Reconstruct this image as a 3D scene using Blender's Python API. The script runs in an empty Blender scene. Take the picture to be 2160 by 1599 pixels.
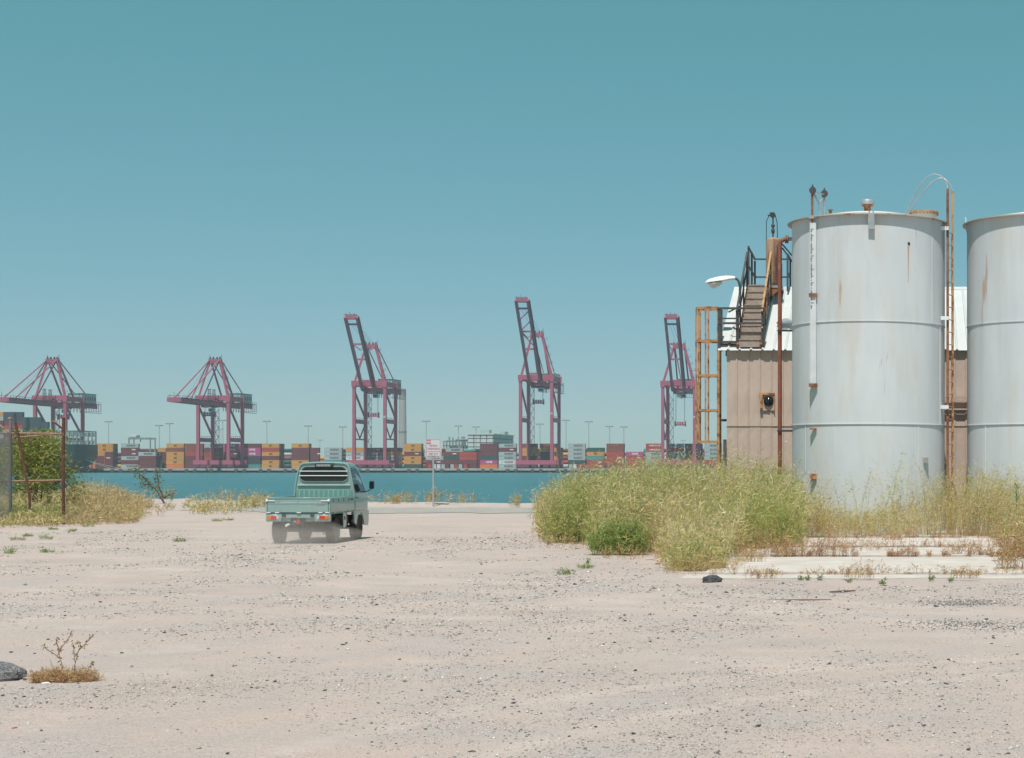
import bpy, bmesh, math, random
import numpy as np
from mathutils import Vector, Matrix, Euler
random.seed(7); RNG = np.random.default_rng(11)
SC = bpy.context.scene
COL = SC.collection
R = math.radians

# ------------------------------------------------------------------ camera, sky, sun, exposure
F, U0, V0, CH = 3600.0, 1900.0, 983.0, 1.72      # focal length in photo pixels, principal point, eye height
cam = bpy.data.cameras.new('camera'); camo = bpy.data.objects.new('camera', cam); COL.objects.link(camo)
camo.location = (0, 0, CH); camo.rotation_euler = (R(90), 0, 0)
cam.sensor_width = 36; cam.sensor_fit = 'HORIZONTAL'; cam.lens = 36*F/2160
cam.shift_x = (1080-U0)/2160; cam.shift_y = (V0-799.5)/2160
cam.clip_start = 0.1; cam.clip_end = 20000
SC.camera = camo
SUN_EL, SUN_AZ = 65.0, 3.0
w = bpy.data.worlds.new('World'); SC.world = w; w.use_nodes = True
nt = w.node_tree; nt.nodes.clear()
sky = nt.nodes.new('ShaderNodeTexSky'); sky.sky_type = 'NISHITA'; sky.sun_disc = False
sky.sun_elevation = R(SUN_EL); sky.sun_rotation = R(180+SUN_AZ)
sky.air_density = 0.7; sky.dust_density = 0.5; sky.ozone_density = 6.0; sky.altitude = 0
sep = nt.nodes.new('ShaderNodeSeparateColor'); hs = nt.nodes.new('ShaderNodeCombineColor')   # the photograph's faded teal grade, same for the whole sky
for i_, pw_ in enumerate((.92, .46, .70)):
    m1 = nt.nodes.new('ShaderNodeMath'); m1.operation = 'MULTIPLY'; m1.inputs[1].default_value = .1; m2 = nt.nodes.new('ShaderNodeMath'); m2.operation = 'POWER'; m2.inputs[1].default_value = pw_
    nt.links.new(sep.outputs[i_], m1.inputs[0]); nt.links.new(m1.outputs[0], m2.inputs[0]); nt.links.new(m2.outputs[0], hs.inputs[i_])
tint = nt.nodes.new('ShaderNodeMix'); tint.data_type = 'RGBA'; tint.blend_type = 'MULTIPLY'; tint.inputs[0].default_value = 1
tint.inputs[7].default_value = (5.3, 4.42, 4.8, 1)
bg = nt.nodes.new('ShaderNodeBackground'); bg.inputs['Strength'].default_value = 0.15
out = nt.nodes.new('ShaderNodeOutputWorld')
nt.links.new(sky.outputs[0], sep.inputs[0]); nt.links.new(hs.outputs[0], tint.inputs[6])
nt.links.new(tint.outputs[2], bg.inputs['Color']); nt.links.new(bg.outputs[0], out.inputs['Surface'])
sun = bpy.data.lights.new('sun', 'SUN'); sun.energy = 4.8; sun.angle = R(0.53); sun.color = (1.0, 0.95, 0.88)
suno = bpy.data.objects.new('sun', sun); COL.objects.link(suno)
suno.rotation_euler = Euler((R(90-SUN_EL), 0, R(-SUN_AZ)), 'XYZ'); suno.location = (0, -20, 60)
SC.view_settings.view_transform = 'Standard'; SC.view_settings.look = 'None'
SC.view_settings.exposure = 0.0; SC.view_settings.gamma = 1.0; SC.view_settings.use_curve_mapping = False
SC.cycles.use_denoising = True; SC.cycles.max_bounces = 6; SC.cycles.volume_bounces = 1
SC.cycles.transparent_max_bounces = 8

def P(u, v, Z): return Vector(((u-U0)/F*Z, Z, CH+(V0-v)/F*Z))
def XU(u, Z): return (u-U0)/F*Z
def ZV(v, Z): return CH+(V0-v)/F*Z
def GZ(v, h=0.0): return (CH-h)*F/(v-V0)          # distance of ground seen at photo row v

# ------------------------------------------------------------------ object helpers
def tag(o, label=None, cat=None, group=None, kind=None):
    if label: o['label'] = label
    if cat: o['category'] = cat
    if group: o['group'] = group
    if kind: o['kind'] = kind
    return o
def thing(name, label, cat, loc, group=None, rz=0.0):
    o = bpy.data.objects.new(name, None); COL.objects.link(o); o.location = loc; o.rotation_euler = (0, 0, rz)
    o.empty_display_size = 0.3
    return tag(o, label, cat, group)
def link(name, me, parent=None, loc=(0, 0, 0), rot=(0, 0, 0), mats=None):
    o = bpy.data.objects.new(name, me); COL.objects.link(o); o.location = loc; o.rotation_euler = rot
    if parent: o.parent = parent
    return o
def copy_tree(o, parent=None):
    c = o.copy(); COL.objects.link(c)
    if parent: c.parent = parent
    for ch in list(o.children): copy_tree(ch, c)
    return c

class MB:
    def __init__(s, org=(0, 0, 0)): s.v = []; s.f = []; s.sm = []; s.o = Vector(org)
    def add(s, vs, fs, smooth=False):
        n = len(s.v); s.v += [tuple(Vector(p)-s.o) for p in vs]
        s.f += [tuple(i+n for i in f) for f in fs]; s.sm += [smooth]*len(fs); return s
    def box(s, c, d, rz=0.0, m=None, bev=0.0):
        x, y, z = d[0]/2, d[1]/2, d[2]/2; c = Vector(c)
        M = m if m is not None else Matrix.Rotation(rz, 3, 'Z')
        if bev > 0:
            b = min(bev, x*.9, y*.9, z*.9); pts = []
            for sx in (-1, 1):
                for sy in (-1, 1):
                    for sz in (-1, 1):
                        pts += [(sx*(x-b), sy*(y-b), sz*z), (sx*(x-b), sy*y, sz*(z-b)), (sx*x, sy*(y-b), sz*(z-b))]
            bm = bmesh.new()
            for p in pts: bm.verts.new(p)
            bmesh.ops.convex_hull(bm, input=bm.verts); bm.verts.index_update()
            s.add([c+M@v.co for v in bm.verts], [tuple(v.index for v in f.verts) for f in bm.faces]); bm.free(); return s
        vs = [c+M@Vector(p) for p in [(-x,-y,-z),(x,-y,-z),(x,y,-z),(-x,y,-z),(-x,-y,z),(x,-y,z),(x,y,z),(-x,y,z)]]
        return s.add(vs, [(0,3,2,1),(4,5,6,7),(0,1,5,4),(1,2,6,5),(2,3,7,6),(3,0,4,7)])
    def bx(s, x0, x1, y0, y1, z0, z1, bev=0.0): return s.box(((x0+x1)/2, (y0+y1)/2, (z0+z1)/2), (abs(x1-x0), abs(y1-y0), abs(z1-z0)), bev=bev)
    def bar(s, p, q, wd, ht=None, up=(0, 0, 1)):
        p, q = Vector(p), Vector(q); ht = ht or wd; d = q-p; L = d.length
        if L < 1e-6: return s
        y = d/L; upv = Vector(up)
        if abs(y.dot(upv)) > .99: upv = Vector((0, 1, 0)) if abs(y.y) < .9 else Vector((1, 0, 0))
        x = y.cross(upv).normalized(); z = x.cross(y)
        M = Matrix((x, y, z)).transposed()
        return s.box((p+q)/2, (wd, L, ht), m=M)
    def tube(s, p, q, r, n=8, r2=None, cap=True):
        return s.path([p, q], [r, r2 if r2 is not None else r], n, cap)
    def path(s, pts, r, n=8, cap=True):
        pts = [Vector(p) for p in pts]; k = len(pts)
        rs = r if isinstance(r, (list, tuple)) else [r]*k
        vs = []; prev = None
        for i, p in enumerate(pts):
            t = (pts[min(i+1, k-1)]-pts[max(i-1, 0)]).normalized()
            if prev is None:
                a = Vector((0, 0, 1)) if abs(t.z) < .9 else Vector((1, 0, 0)); x = t.cross(a).normalized()
            else:
                x = prev-t*prev.dot(t); x.normalize()
            prev = x; y = t.cross(x)
            for j in range(n):
                a = 2*math.pi*j/n; vs.append(p+(x*math.cos(a)+y*math.sin(a))*rs[i])
        fs = [(i*n+j, i*n+(j+1) % n, (i+1)*n+(j+1) % n, (i+1)*n+j) for i in range(k-1) for j in range(n)]
        s.add(vs, fs, True)
        if cap: s.f += [tuple(len(s.v)-len(vs)+j for j in range(n))[::-1], tuple(len(s.v)-n+j for j in range(n))]; s.sm += [False, False]
        return s
    def lathe(s, prof, c, n=24, axis='Z', smooth=True):
        # prof: list of (r, h) from low to high
        vs = []; c = Vector(c)
        for r, h in prof:
            for j in range(n):
                a = 2*math.pi*j/n; ca, sa = r*math.cos(a), r*math.sin(a)
                vs.append(c+Vector({'Z': (ca, sa, h), 'X': (h, ca, sa), 'Y': (sa, h, ca)}[axis]))
        k = len(prof)
        s.add(vs, [(i*n+j, i*n+(j+1) % n, (i+1)*n+(j+1) % n, (i+1)*n+j) for i in range(k-1) for j in range(n)], smooth)
        b = len(s.v)-len(vs)
        if prof[0][0] > 1e-4: s.f.append(tuple(b+j for j in range(n))[::-1]); s.sm.append(False)
        if prof[-1][0] > 1e-4: s.f.append(tuple(b+(k-1)*n+j for j in range(n))); s.sm.append(False)
        return s
    def prism(s, poly, d0, d1, axis='Y'):
        # poly: 2D points; axis X: (y,z)  Y: (x,z)  Z: (x,y)
        def mk(p, d): return {'X': (d, p[0], p[1]), 'Y': (p[0], d, p[1]), 'Z': (p[0], p[1], d)}[axis]
        n = len(poly); vs = [mk(p, d0) for p in poly]+[mk(p, d1) for p in poly]
        fs = [tuple(range(n))[::-1], tuple(range(n, 2*n))]+[(i, (i+1) % n, n+(i+1) % n, n+i) for i in range(n)]
        return s.add(vs, fs)
    def mesh(s, name, mat=None):
        me = bpy.data.meshes.new(name); me.from_pydata(s.v, [], s.f)
        me.polygons.foreach_set('use_smooth', s.sm)
        if mat: me.materials.append(mat)
        bm = bmesh.new(); bm.from_mesh(me); bmesh.ops.recalc_face_normals(bm, faces=bm.faces); bm.to_mesh(me); bm.free()
        me.set_sharp_from_angle(angle=R(38)); me.update(); return me
    def build(s, name, mat, parent=None, loc=None):
        me = s.mesh(name, mat)
        return link(name, me, parent, loc if loc is not None else (tuple(s.o) if parent is None else (0, 0, 0)))

_dg = None
def text_mesh(txt, size, mat, ext=0.004, bold=0.0, width=None):
    cu = bpy.data.curves.new('t', 'FONT'); cu.body = txt; cu.size = size; cu.align_x = 'CENTER'; cu.align_y = 'CENTER'
    cu.extrude = ext; cu.offset = bold; cu.resolution_u = 2
    o = bpy.data.objects.new('t', cu); COL.objects.link(o)
    bpy.context.view_layer.update()
    me = bpy.data.meshes.new_from_object(o.evaluated_get(bpy.context.evaluated_depsgraph_get()))
    bpy.data.objects.remove(o); bpy.data.curves.remove(cu)
    n = len(me.vertices); co = np.empty(n*3); me.vertices.foreach_get('co', co); co = co.reshape(-1, 3)
    if width: co[:, 0] *= width/(co[:, 0].max()-co[:, 0].min())
    co = np.stack([co[:, 0], -co[:, 2], co[:, 1]], 1); me.vertices.foreach_set('co', co.ravel())
    me.materials.clear(); me.materials.append(mat); me.name = 'lettering'; me.update(); return me

# ------------------------------------------------------------------ materials
def mat(name, col, rough=0.6, metal=0.0, var=0.0, vscale=3.0, col2=None, bump=0.0, bscale=20.0, rust=0.0, rcol=(0.22, 0.075, 0.03),
        rscale=2.0, streak=False, spec=0.5, coord='Object', dirt=0.0, dcol=(0.3, 0.25, 0.2), vdet=4.0, stretch=None):
    m = bpy.data.materials.new(name); m.use_nodes = True; N = m.node_tree; L = N.links
    b = N.nodes['Principled BSDF']; b.inputs['Roughness'].default_value = rough; b.inputs['Metallic'].default_value = metal
    b.inputs['Specular IOR Level'].default_value = spec
    tc = N.nodes.new('ShaderNodeTexCoord'); base = tc.outputs[coord]
    if stretch:
        mp = N.nodes.new('ShaderNodeMapping'); mp.inputs['Scale'].default_value = stretch; L.new(base, mp.inputs[0]); base = mp.outputs[0]
    def noise(scale, det=4.0, src=None, off=0.0):
        n = N.nodes.new('ShaderNodeTexNoise'); n.inputs['Scale'].default_value = scale; n.inputs['Detail'].default_value = det
        n.inputs['Roughness'].default_value = 0.62
        L.new(src or base, n.inputs['Vector']); return n
    def ramp(src, lo, hi):
        r = N.nodes.new('ShaderNodeMapRange'); r.inputs[1].default_value = lo; r.inputs[2].default_value = hi; r.clamp = True
        L.new(src, r.inputs[0]); return r.outputs[0]
    def mix(fac, a, c2):
        x = N.nodes.new('ShaderNodeMix'); x.data_type = 'RGBA'
        L.new(fac, x.inputs[0])
        for sock, c in ((x.inputs[6], a), (x.inputs[7], c2)):
            if isinstance(c, tuple): sock.default_value = (*c[:3], 1)
            else: L.new(c, sock)
        return x.outputs[2]
    cur = tuple(col)
    if var > 0 or col2:
        c2 = tuple(col2) if col2 else tuple(max(0, c*(1-var)) for c in col)
        n = noise(vscale, vdet); cur = mix(ramp(n.outputs['Fac'], .3, .7), cur, c2)
    if dirt > 0:
        n = noise(1.3, 6.0); cur = mix(ramp(n.outputs['Fac'], .62-dirt*.3, .95-dirt*.3), cur, tuple(dcol))
    if rust > 0:
        src = base
        if streak:
            mp = N.nodes.new('ShaderNodeMapping'); mp.inputs['Scale'].default_value = (1, 1, .12); L.new(base, mp.inputs[0]); src = mp.outputs[0]
        n = noise(rscale, 8.0, src); cur = mix(ramp(n.outputs['Fac'], .66-rust*.35, .74-rust*.25), cur, tuple(rcol))
    if isinstance(cur, tuple): b.inputs['Base Color'].default_value = (*cur, 1)
    else: L.new(cur, b.inputs['Base Color'])
    if bump > 0:
        n = noise(bscale, 5.0); bp = N.nodes.new('ShaderNodeBump'); bp.inputs['Strength'].default_value = bump; bp.inputs['Distance'].default_value = 0.02
        L.new(n.outputs['Fac'], bp.inputs['Height']); L.new(bp.outputs[0], b.inputs['Normal'])
    return m
def leafmat(name, trans=0.35, rough=0.7):
    m = bpy.data.materials.new(name); m.use_nodes = True; N = m.node_tree; L = N.links; N.nodes.clear()
    o = N.nodes.new('ShaderNodeOutputMaterial'); at = N.nodes.new('ShaderNodeAttribute'); at.attribute_name = 'Col'
    d = N.nodes.new('ShaderNodeBsdfDiffuse'); t = N.nodes.new('ShaderNodeBsdfTranslucent'); mx = N.nodes.new('ShaderNodeMixShader')
    mx.inputs[0].default_value = trans
    L.new(at.outputs['Color'], d.inputs['Color']); L.new(at.outputs['Color'], t.inputs['Color'])
    L.new(d.outputs[0], mx.inputs[1]); L.new(t.outputs[0], mx.inputs[2]); L.new(mx.outputs[0], o.inputs['Surface']); return m
def attrmat(name, rough=0.9):
    m = bpy.data.materials.new(name); m.use_nodes = True; N = m.node_tree
    at = N.nodes.new('ShaderNodeAttribute'); at.attribute_name = 'Col'; b = N.nodes['Principled BSDF']
    b.inputs['Roughness'].default_value = rough; b.inputs['Specular IOR Level'].default_value = .2
    N.links.new(at.outputs['Color'], b.inputs['Base Color']); return m

M = {}
M['black_paint'] = mat('black_paint', (.035, .04, .045), .5)
M['dark_steel'] = mat('dark_steel', (.06, .062, .066), .6, rust=.25, rscale=6, bump=.2)
M['rust'] = mat('rust', (.33, .145, .07), .85, var=.5, vscale=7, rust=.35, rcol=(.13, .04, .02), bump=.4, bscale=40)
M['pale_rust'] = mat('pale_rust', (.48, .27, .13), .85, rust=.45, rcol=(.24, .085, .04), rscale=5, bump=.3, bscale=40)
M['red_pipe'] = mat('red_pipe', (.27, .085, .05), .75, var=.4, vscale=3, rust=.2, rcol=(.34, .16, .09), rscale=4, bump=.2)
M['white_metal'] = mat('white_metal', (.78, .79, .79), .5, var=.12, vscale=1.5, rust=.04, rscale=5)
M['galv'] = mat('galv', (.42, .45, .47), .45, metal=.3, var=.25, vscale=8)
M['glass_dark'] = mat('glass_dark', (.012, .018, .02), .08, spec=.5)
M['white_paint'] = mat('white_paint', (.8, .8, .8), .5)

# ------------------------------------------------------------------ ground
def vnoise(x, y, seed=0):
    xi = np.floor(x).astype(np.int64); yi = np.floor(y).astype(np.int64); fx = x-xi; fy = y-yi
    def h(a, b):
        n = (a*374761393+b*668265263+seed*974634777) & 0xFFFFFFFF
        n = ((n ^ (n >> 13))*1274126177) & 0xFFFFFFFF
        return ((n ^ (n >> 16)) & 0xFFFF)/65535.0
    sx = fx*fx*(3-2*fx); sy = fy*fy*(3-2*fy)
    a = h(xi, yi)*(1-sx)+h(xi+1, yi)*sx; b = h(xi, yi+1)*(1-sx)+h(xi+1, yi+1)*sx
    return a*(1-sy)+b*sy
def fbm(x, y, seed=0, o=4):
    v = 0; a = .5
    for i in range(o): v = v+a*vnoise(x*2**i+17.3*i, y*2**i-9.1*i, seed+i); a *= .5
    return v
def shore(x): return 75.0+np.clip(-21-x, 0, 60)*0.62
def ground_h(x, y):
    x = np.asarray(x, float); y = np.asarray(y, float)
    fade = np.clip((36-y)/6, 0, 1)*np.clip(1-np.abs(x+13)/2.6*np.clip((y-33)/2, 0, 1), 0, 1)
    h = ((fbm(x*.5, y*.5, 3)-.47)*.07+(fbm(x*2.2, y*2.2, 9)-.47)*.012)*np.clip((36-y)/5, 0, 1)
    h = np.minimum(h, .045)
    # gravel apron is a hand lower than the slab's foot
    t = np.clip((y-shore(x))/5.0, 0, 1); t = t*t*(3-2*t)
    berm = .18*np.exp(-((y-shore(x)+1.2)/1.1)**2)
    return h+berm*np.clip((fbm(x*.4, y*.4, 5)+.3), 0, 1)-t*5.5
def axis(lo, a, b, hi, fine, coarse_n):
    l = a-(a-lo)*np.linspace(1, 0, coarse_n, endpoint=False)**2
    r = b+(hi-b)*np.linspace(0, 1, coarse_n+1)[1:]**2
    return np.concatenate([l, np.arange(a, b, fine), r])
gx = axis(-400, -24, 6, 300, .11, 60); gy = axis(-250, 8.5, 37, 92, .11, 60)
gy = np.unique(np.concatenate([gy, np.arange(60, 92, .8)]))
GX, GY = np.meshgrid(gx, gy); GH = ground_h(GX, GY)
nx, ny = len(gx), len(gy)
me = bpy.data.meshes.new('ground')
idx = (np.arange(ny-1)[:, None]*nx+np.arange(nx-1)[None, :]).ravel()
fc = np.stack([idx, idx+1, idx+1+nx, idx+nx], 1)
me.vertices.add(nx*ny); me.vertices.foreach_set('co', np.stack([GX, GY, GH], -1).ravel())
me.loops.add(fc.size); me.loops.foreach_set('vertex_index', fc.ravel().astype(np.int32))
me.polygons.add(len(fc)); me.polygons.foreach_set('loop_start', np.arange(len(fc))*4); me.polygons.foreach_set('loop_total', np.full(len(fc), 4))
me.polygons.foreach_set('use_smooth', np.ones(len(fc), bool)); me.update(); me.validate()

def ground_material():
    m = bpy.data.materials.new('gravel_ground'); m.use_nodes = True; N = m.node_tree; L = N.links; b = N.nodes['Principled BSDF']
    b.inputs['Roughness'].default_value = .95; b.inputs['Specular IOR Level'].default_value = .15
    tc = N.nodes.new('ShaderNodeTexCoord')
    def noise(sc, det=5, stretch=None, rz=0):
        src = tc.outputs['Object']
        if stretch:
            mp = N.nodes.new('ShaderNodeMapping'); mp.inputs['Scale'].default_value = stretch; mp.inputs['Rotation'].default_value = (0, 0, rz); L.new(src, mp.inputs[0]); src = mp.outputs[0]
        n = N.nodes.new('ShaderNodeTexNoise'); n.inputs['Scale'].default_value = sc; n.inputs['Detail'].default_value = det; n.inputs['Roughness'].default_value = .65
        L.new(src, n.inputs['Vector']); return n.outputs['Fac']
    def rng(s, a, c):
        r = N.nodes.new('ShaderNodeMapRange'); r.inputs[1].default_value = a; r.inputs[2].default_value = c; r.clamp = True; L.new(s, r.inputs[0]); return r.outputs[0]
    def mix(f, a, c):
        x = N.nodes.new('ShaderNodeMix'); x.data_type = 'RGBA'
        if isinstance(f, float): x.inputs[0].default_value = f
        else: L.new(f, x.inputs[0])
        for sk, q in ((x.inputs[6], a), (x.inputs[7], c)):
            if isinstance(q, tuple): sk.default_value = (*q, 1)
            else: L.new(q, sk)
        return x.outputs[2]
    def mul(a, c):
        x = N.nodes.new('ShaderNodeMath'); x.operation = 'MULTIPLY'; L.new(a, x.inputs[0])
        if isinstance(c, float): x.inputs[1].default_value = c
        else: L.new(c, x.inputs[1])
        return x.outputs[0]
    c = mix(rng(noise(.8, 7), .40, .60), (.51, .395, .352), (.455, .38, .356))      # tan dust / grey gravel
    c = mix(mul(rng(noise(.45, 6), .54, .66), .5), c, (.60, .48, .43))            # pale packed wheel tracks
    c = mix(mul(rng(noise(.28, 7), .52, .66), .55), c, (.40, .318, .288))            # dark damp patches
    c = mix(mul(mul(rng(noise(38, 3), .54, .66), rng(noise(1.2, 6), .38, .58)), .85), c, (.23, .21, .205))               # grit
    c = mix(mul(rng(noise(70, 2), .57, .68), .75), c, (.64, .59, .57))
    c = mix(mul(rng(noise(150, 2), .55, .64), .6), c, (.22, .20, .195))
    # compacted wheel tracks: pale arcs where tyres swept the gravel aside
    for (cx_, cy_, rad_, wd_, am_) in ((3.120, 8.573, 5.764, .20, .5), (3.120, 8.573, 7.014, .20, .5), (-30, -14, 44.5, .35, .35), (-30, -14, 46.1, .35, .35), (6, 60, 40.5, .3, .4), (6, 60, 42, .3, .35)):
        vm = N.nodes.new('ShaderNodeVectorMath'); vm.operation = 'DISTANCE'; vm.inputs[1].default_value = (cx_, cy_, 0); L.new(tc.outputs['Object'], vm.inputs[0])
        mm = N.nodes.new('ShaderNodeMath'); mm.operation = 'SUBTRACT'; mm.inputs[1].default_value = rad_; L.new(vm.outputs['Value'], mm.inputs[0])
        ab = N.nodes.new('ShaderNodeMath'); ab.operation = 'ABSOLUTE'; L.new(mm.outputs[0], ab.inputs[0])
        c = mix(mul(mul(rng(ab.outputs[0], wd_, wd_*.3), rng(noise(1.3, 4), .35, .6)), am_), c, (.58, .48, .44))
    L.new(c, b.inputs['Base Color'])
    bp = N.nodes.new('ShaderNodeBump'); bp.inputs['Strength'].default_value = .9; bp.inputs['Distance'].default_value = .012
    bp2 = N.nodes.new('ShaderNodeBump'); bp2.inputs['Strength'].default_value = .6; bp2.inputs['Distance'].default_value = .03
    L.new(noise(60, 4), bp.inputs['Height']); L.new(noise(9, 4), bp2.inputs['Height']); L.new(bp.outputs[0], bp2.inputs['Normal']); L.new(bp2.outputs[0], b.inputs['Normal'])
    return m
M['ground'] = ground_material(); me.materials.append(M['ground'])
ground = tag(link('ground', me), 'pale dusty gravel lot strewn with small stones', kind='structure')

# asphalt lane along the shore, raised a few millimetres
xs = np.linspace(-60, 6, 60); ce = 67.0
def lane(y0, y1, z, name, matn, lab, x0=-28.0, x1=6.0, jag=1.6, seed=1):
    xs = np.linspace(x0, x1, 70); b = MB()
    e0 = y0+np.clip(-21-xs, 0, 60)*.62+(fbm(xs*.8, xs*0+seed)-.5)*2*jag; e1 = y1+np.clip(-21-xs, 0, 60)*.62+(fbm(xs*.8, xs*0+seed+7)-.5)*2*jag
    zz = .004
    vs = []
    for i, x in enumerate(xs):
        for t in np.linspace(0, 1, 8): 
            y = e0[i]*(1-t)+e1[i]*t; vs.append((x, y, float(ground_h(x, y))+z))
    fs = [(i*8+j, (i+1)*8+j, (i+1)*8+j+1, i*8+j+1) for i in range(len(xs)-1) for j in range(7)]
    b.add(vs, fs, True); return tag(b.build(name, matn), lab, kind='structure')
M['asphalt'] = mat('asphalt', (.27, .255, .245), .9, var=.25, vscale=.9, bump=.3, bscale=30, col2=(.38, .345, .31), dirt=.35, dcol=(.44, .38, .33))
lane(62.0, 70.5, .012, 'road', M['asphalt'], 'strip of worn grey asphalt along the shore')

# loose gravel
def stones_mesh(name, pos, size, col, rng, flat=.6):
    n = len(pos); base = np.array([[1,0,0],[-1,0,0],[0,1,0],[0,-1,0],[0,0,1],[0,0,-1]], float)
    v = np.repeat(base[None], n, 0)*rng.uniform(.55, 1.25, (n, 6, 1))+rng.normal(0, .16, (n, 6, 3))
    a = rng.uniform(0, 6.28, n); ca, sa = np.cos(a), np.sin(a)
    x = v[:, :, 0]*ca[:, None]-v[:, :, 1]*sa[:, None]; y = v[:, :, 0]*sa[:, None]+v[:, :, 1]*ca[:, None]
    v = np.stack([x, y, v[:, :, 2]*flat], -1)*size[:, None, None]+pos[:, None, :]
    tri = np.array([[0,2,4],[2,1,4],[1,3,4],[3,0,4],[2,0,5],[1,2,5],[3,1,5],[0,3,5]])
    f = (tri[None]+np.arange(n)[:, None, None]*6).reshape(-1, 3)
    return raw_mesh(name, v.reshape(-1, 3), f, np.repeat(col, 6, 0))
def raw_mesh(name, v, f, col, k=3):
    me = bpy.data.meshes.new(name); me.vertices.add(len(v)); me.vertices.foreach_set('co', np.ascontiguousarray(v, np.float32).ravel())
    me.loops.add(f.size); me.loops.foreach_set('vertex_index', np.ascontiguousarray(f, np.int32).ravel())
    me.polygons.add(len(f)); me.polygons.foreach_set('loop_start', np.arange(len(f))*f.shape[1]); me.polygons.foreach_set('loop_total', np.full(len(f), f.shape[1]))
    at = me.color_attributes.new('Col', 'FLOAT_COLOR', 'POINT'); c4 = np.ones((len(v), 4), np.float32); c4[:, :3] = col; at.data.foreach_set('color', c4.ravel())
    me.update(); me.validate(); return me
M['stones'] = attrmat('loose_stone', .9)
SPAL = np.array([[.16,.155,.16],[.30,.29,.285],[.42,.39,.36],[.55,.53,.51],[.62,.60,.58],[.22,.15,.13],[.085,.085,.09],[.36,.33,.30]])
def wedge(n, v0, v1, rng):
    v = V0+(v0-V0)*((v1-V0)/(v0-V0))**rng.uniform(0, 1, n)          # even cover per picture row
    y = CH*F/(v-V0); u = rng.uniform(-60, 2220, n); return (u-U0)/F*y, y
n = 170000
x, y = wedge(n, 1120, 1640, RNG)
dens = fbm(x*.55+5, y*.55, 21)*.75+fbm(x*1.9, y*1.9, 31)*.45
keep = (dens > .49+RNG.uniform(0, .22, n)) & ~((x > -3.9) & (y > 25.5) & (y < 41))
x, y = x[keep], y[keep]; n = len(x)
sz = np.clip(RNG.lognormal(math.log(.0056), .52, n), .003, .022)*np.clip(y/16, .75, 1.9)
ci = RNG.choice(len(SPAL), n, p=[.10,.16,.22,.18,.12,.04,.05,.13])
col = SPAL[ci]*RNG.uniform(.8, 1.15, (n, 1))
gm = stones_mesh('gravel', np.stack([x, y, ground_h(x, y)+sz*.15], 1), sz, col, RNG); gm.materials.append(M['stones'])
tag(link('gravel', gm), 'loose grey and white gravel scattered over the lot', 'gravel', kind='stuff')
# larger stones, one by one, pieces of the ground
def rock_mesh(name, seed, mt, sub=1, amp=.28, flat=.6):
    bm = bmesh.new(); bmesh.ops.create_icosphere(bm, subdivisions=sub, radius=1); r = random.Random(seed)
    for v in bm.verts:
        d = v.co.normalized(); k = 1+amp*(r.random()-.5)*1.2+.2*math.sin(d.x*3+seed)+.12*math.sin(d.y*5+seed*2)
        v.co = Vector((d.x*k*1.15, d.y*k*.9, d.z*k*flat))
    me = bpy.data.meshes.new(name); bm.to_mesh(me); bm.free(); me.materials.append(mt); return me
SM = [mat('stone_a', (.10, .10, .105), .9, var=.4, vscale=2), mat('stone_b', (.30, .29, .28), .9, var=.3, vscale=2),
      mat('stone_c', (.58, .55, .52), .9, var=.2, vscale=2), mat('stone_d', (.20, .12, .10), .9, var=.3, vscale=2)]
rocks = [rock_mesh('stone', i, SM[i % 4]) for i in range(8)]
rr = random.Random(5)
bx, by = wedge(240, 1260, 1600, np.random.default_rng(3))
for i in range(240):
    s = rr.choice([.007, .008, .010, .012, .016])*max(1, by[i]/15)
    if bx[i] > -3.9 and by[i] > 25.2: continue
    o = link('stone', rr.choice(rocks[:4]+rocks[4:5]*2+rocks[:2]), ground, (bx[i], by[i], float(ground_h(bx[i], by[i]))+s*.3), (rr.uniform(-.3, .3), rr.uniform(-.3, .3), rr.uniform(0, 6.28)))
    o.scale = (s*rr.uniform(.8, 1.5), s, s*rr.uniform(.7, 1.2))

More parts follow.
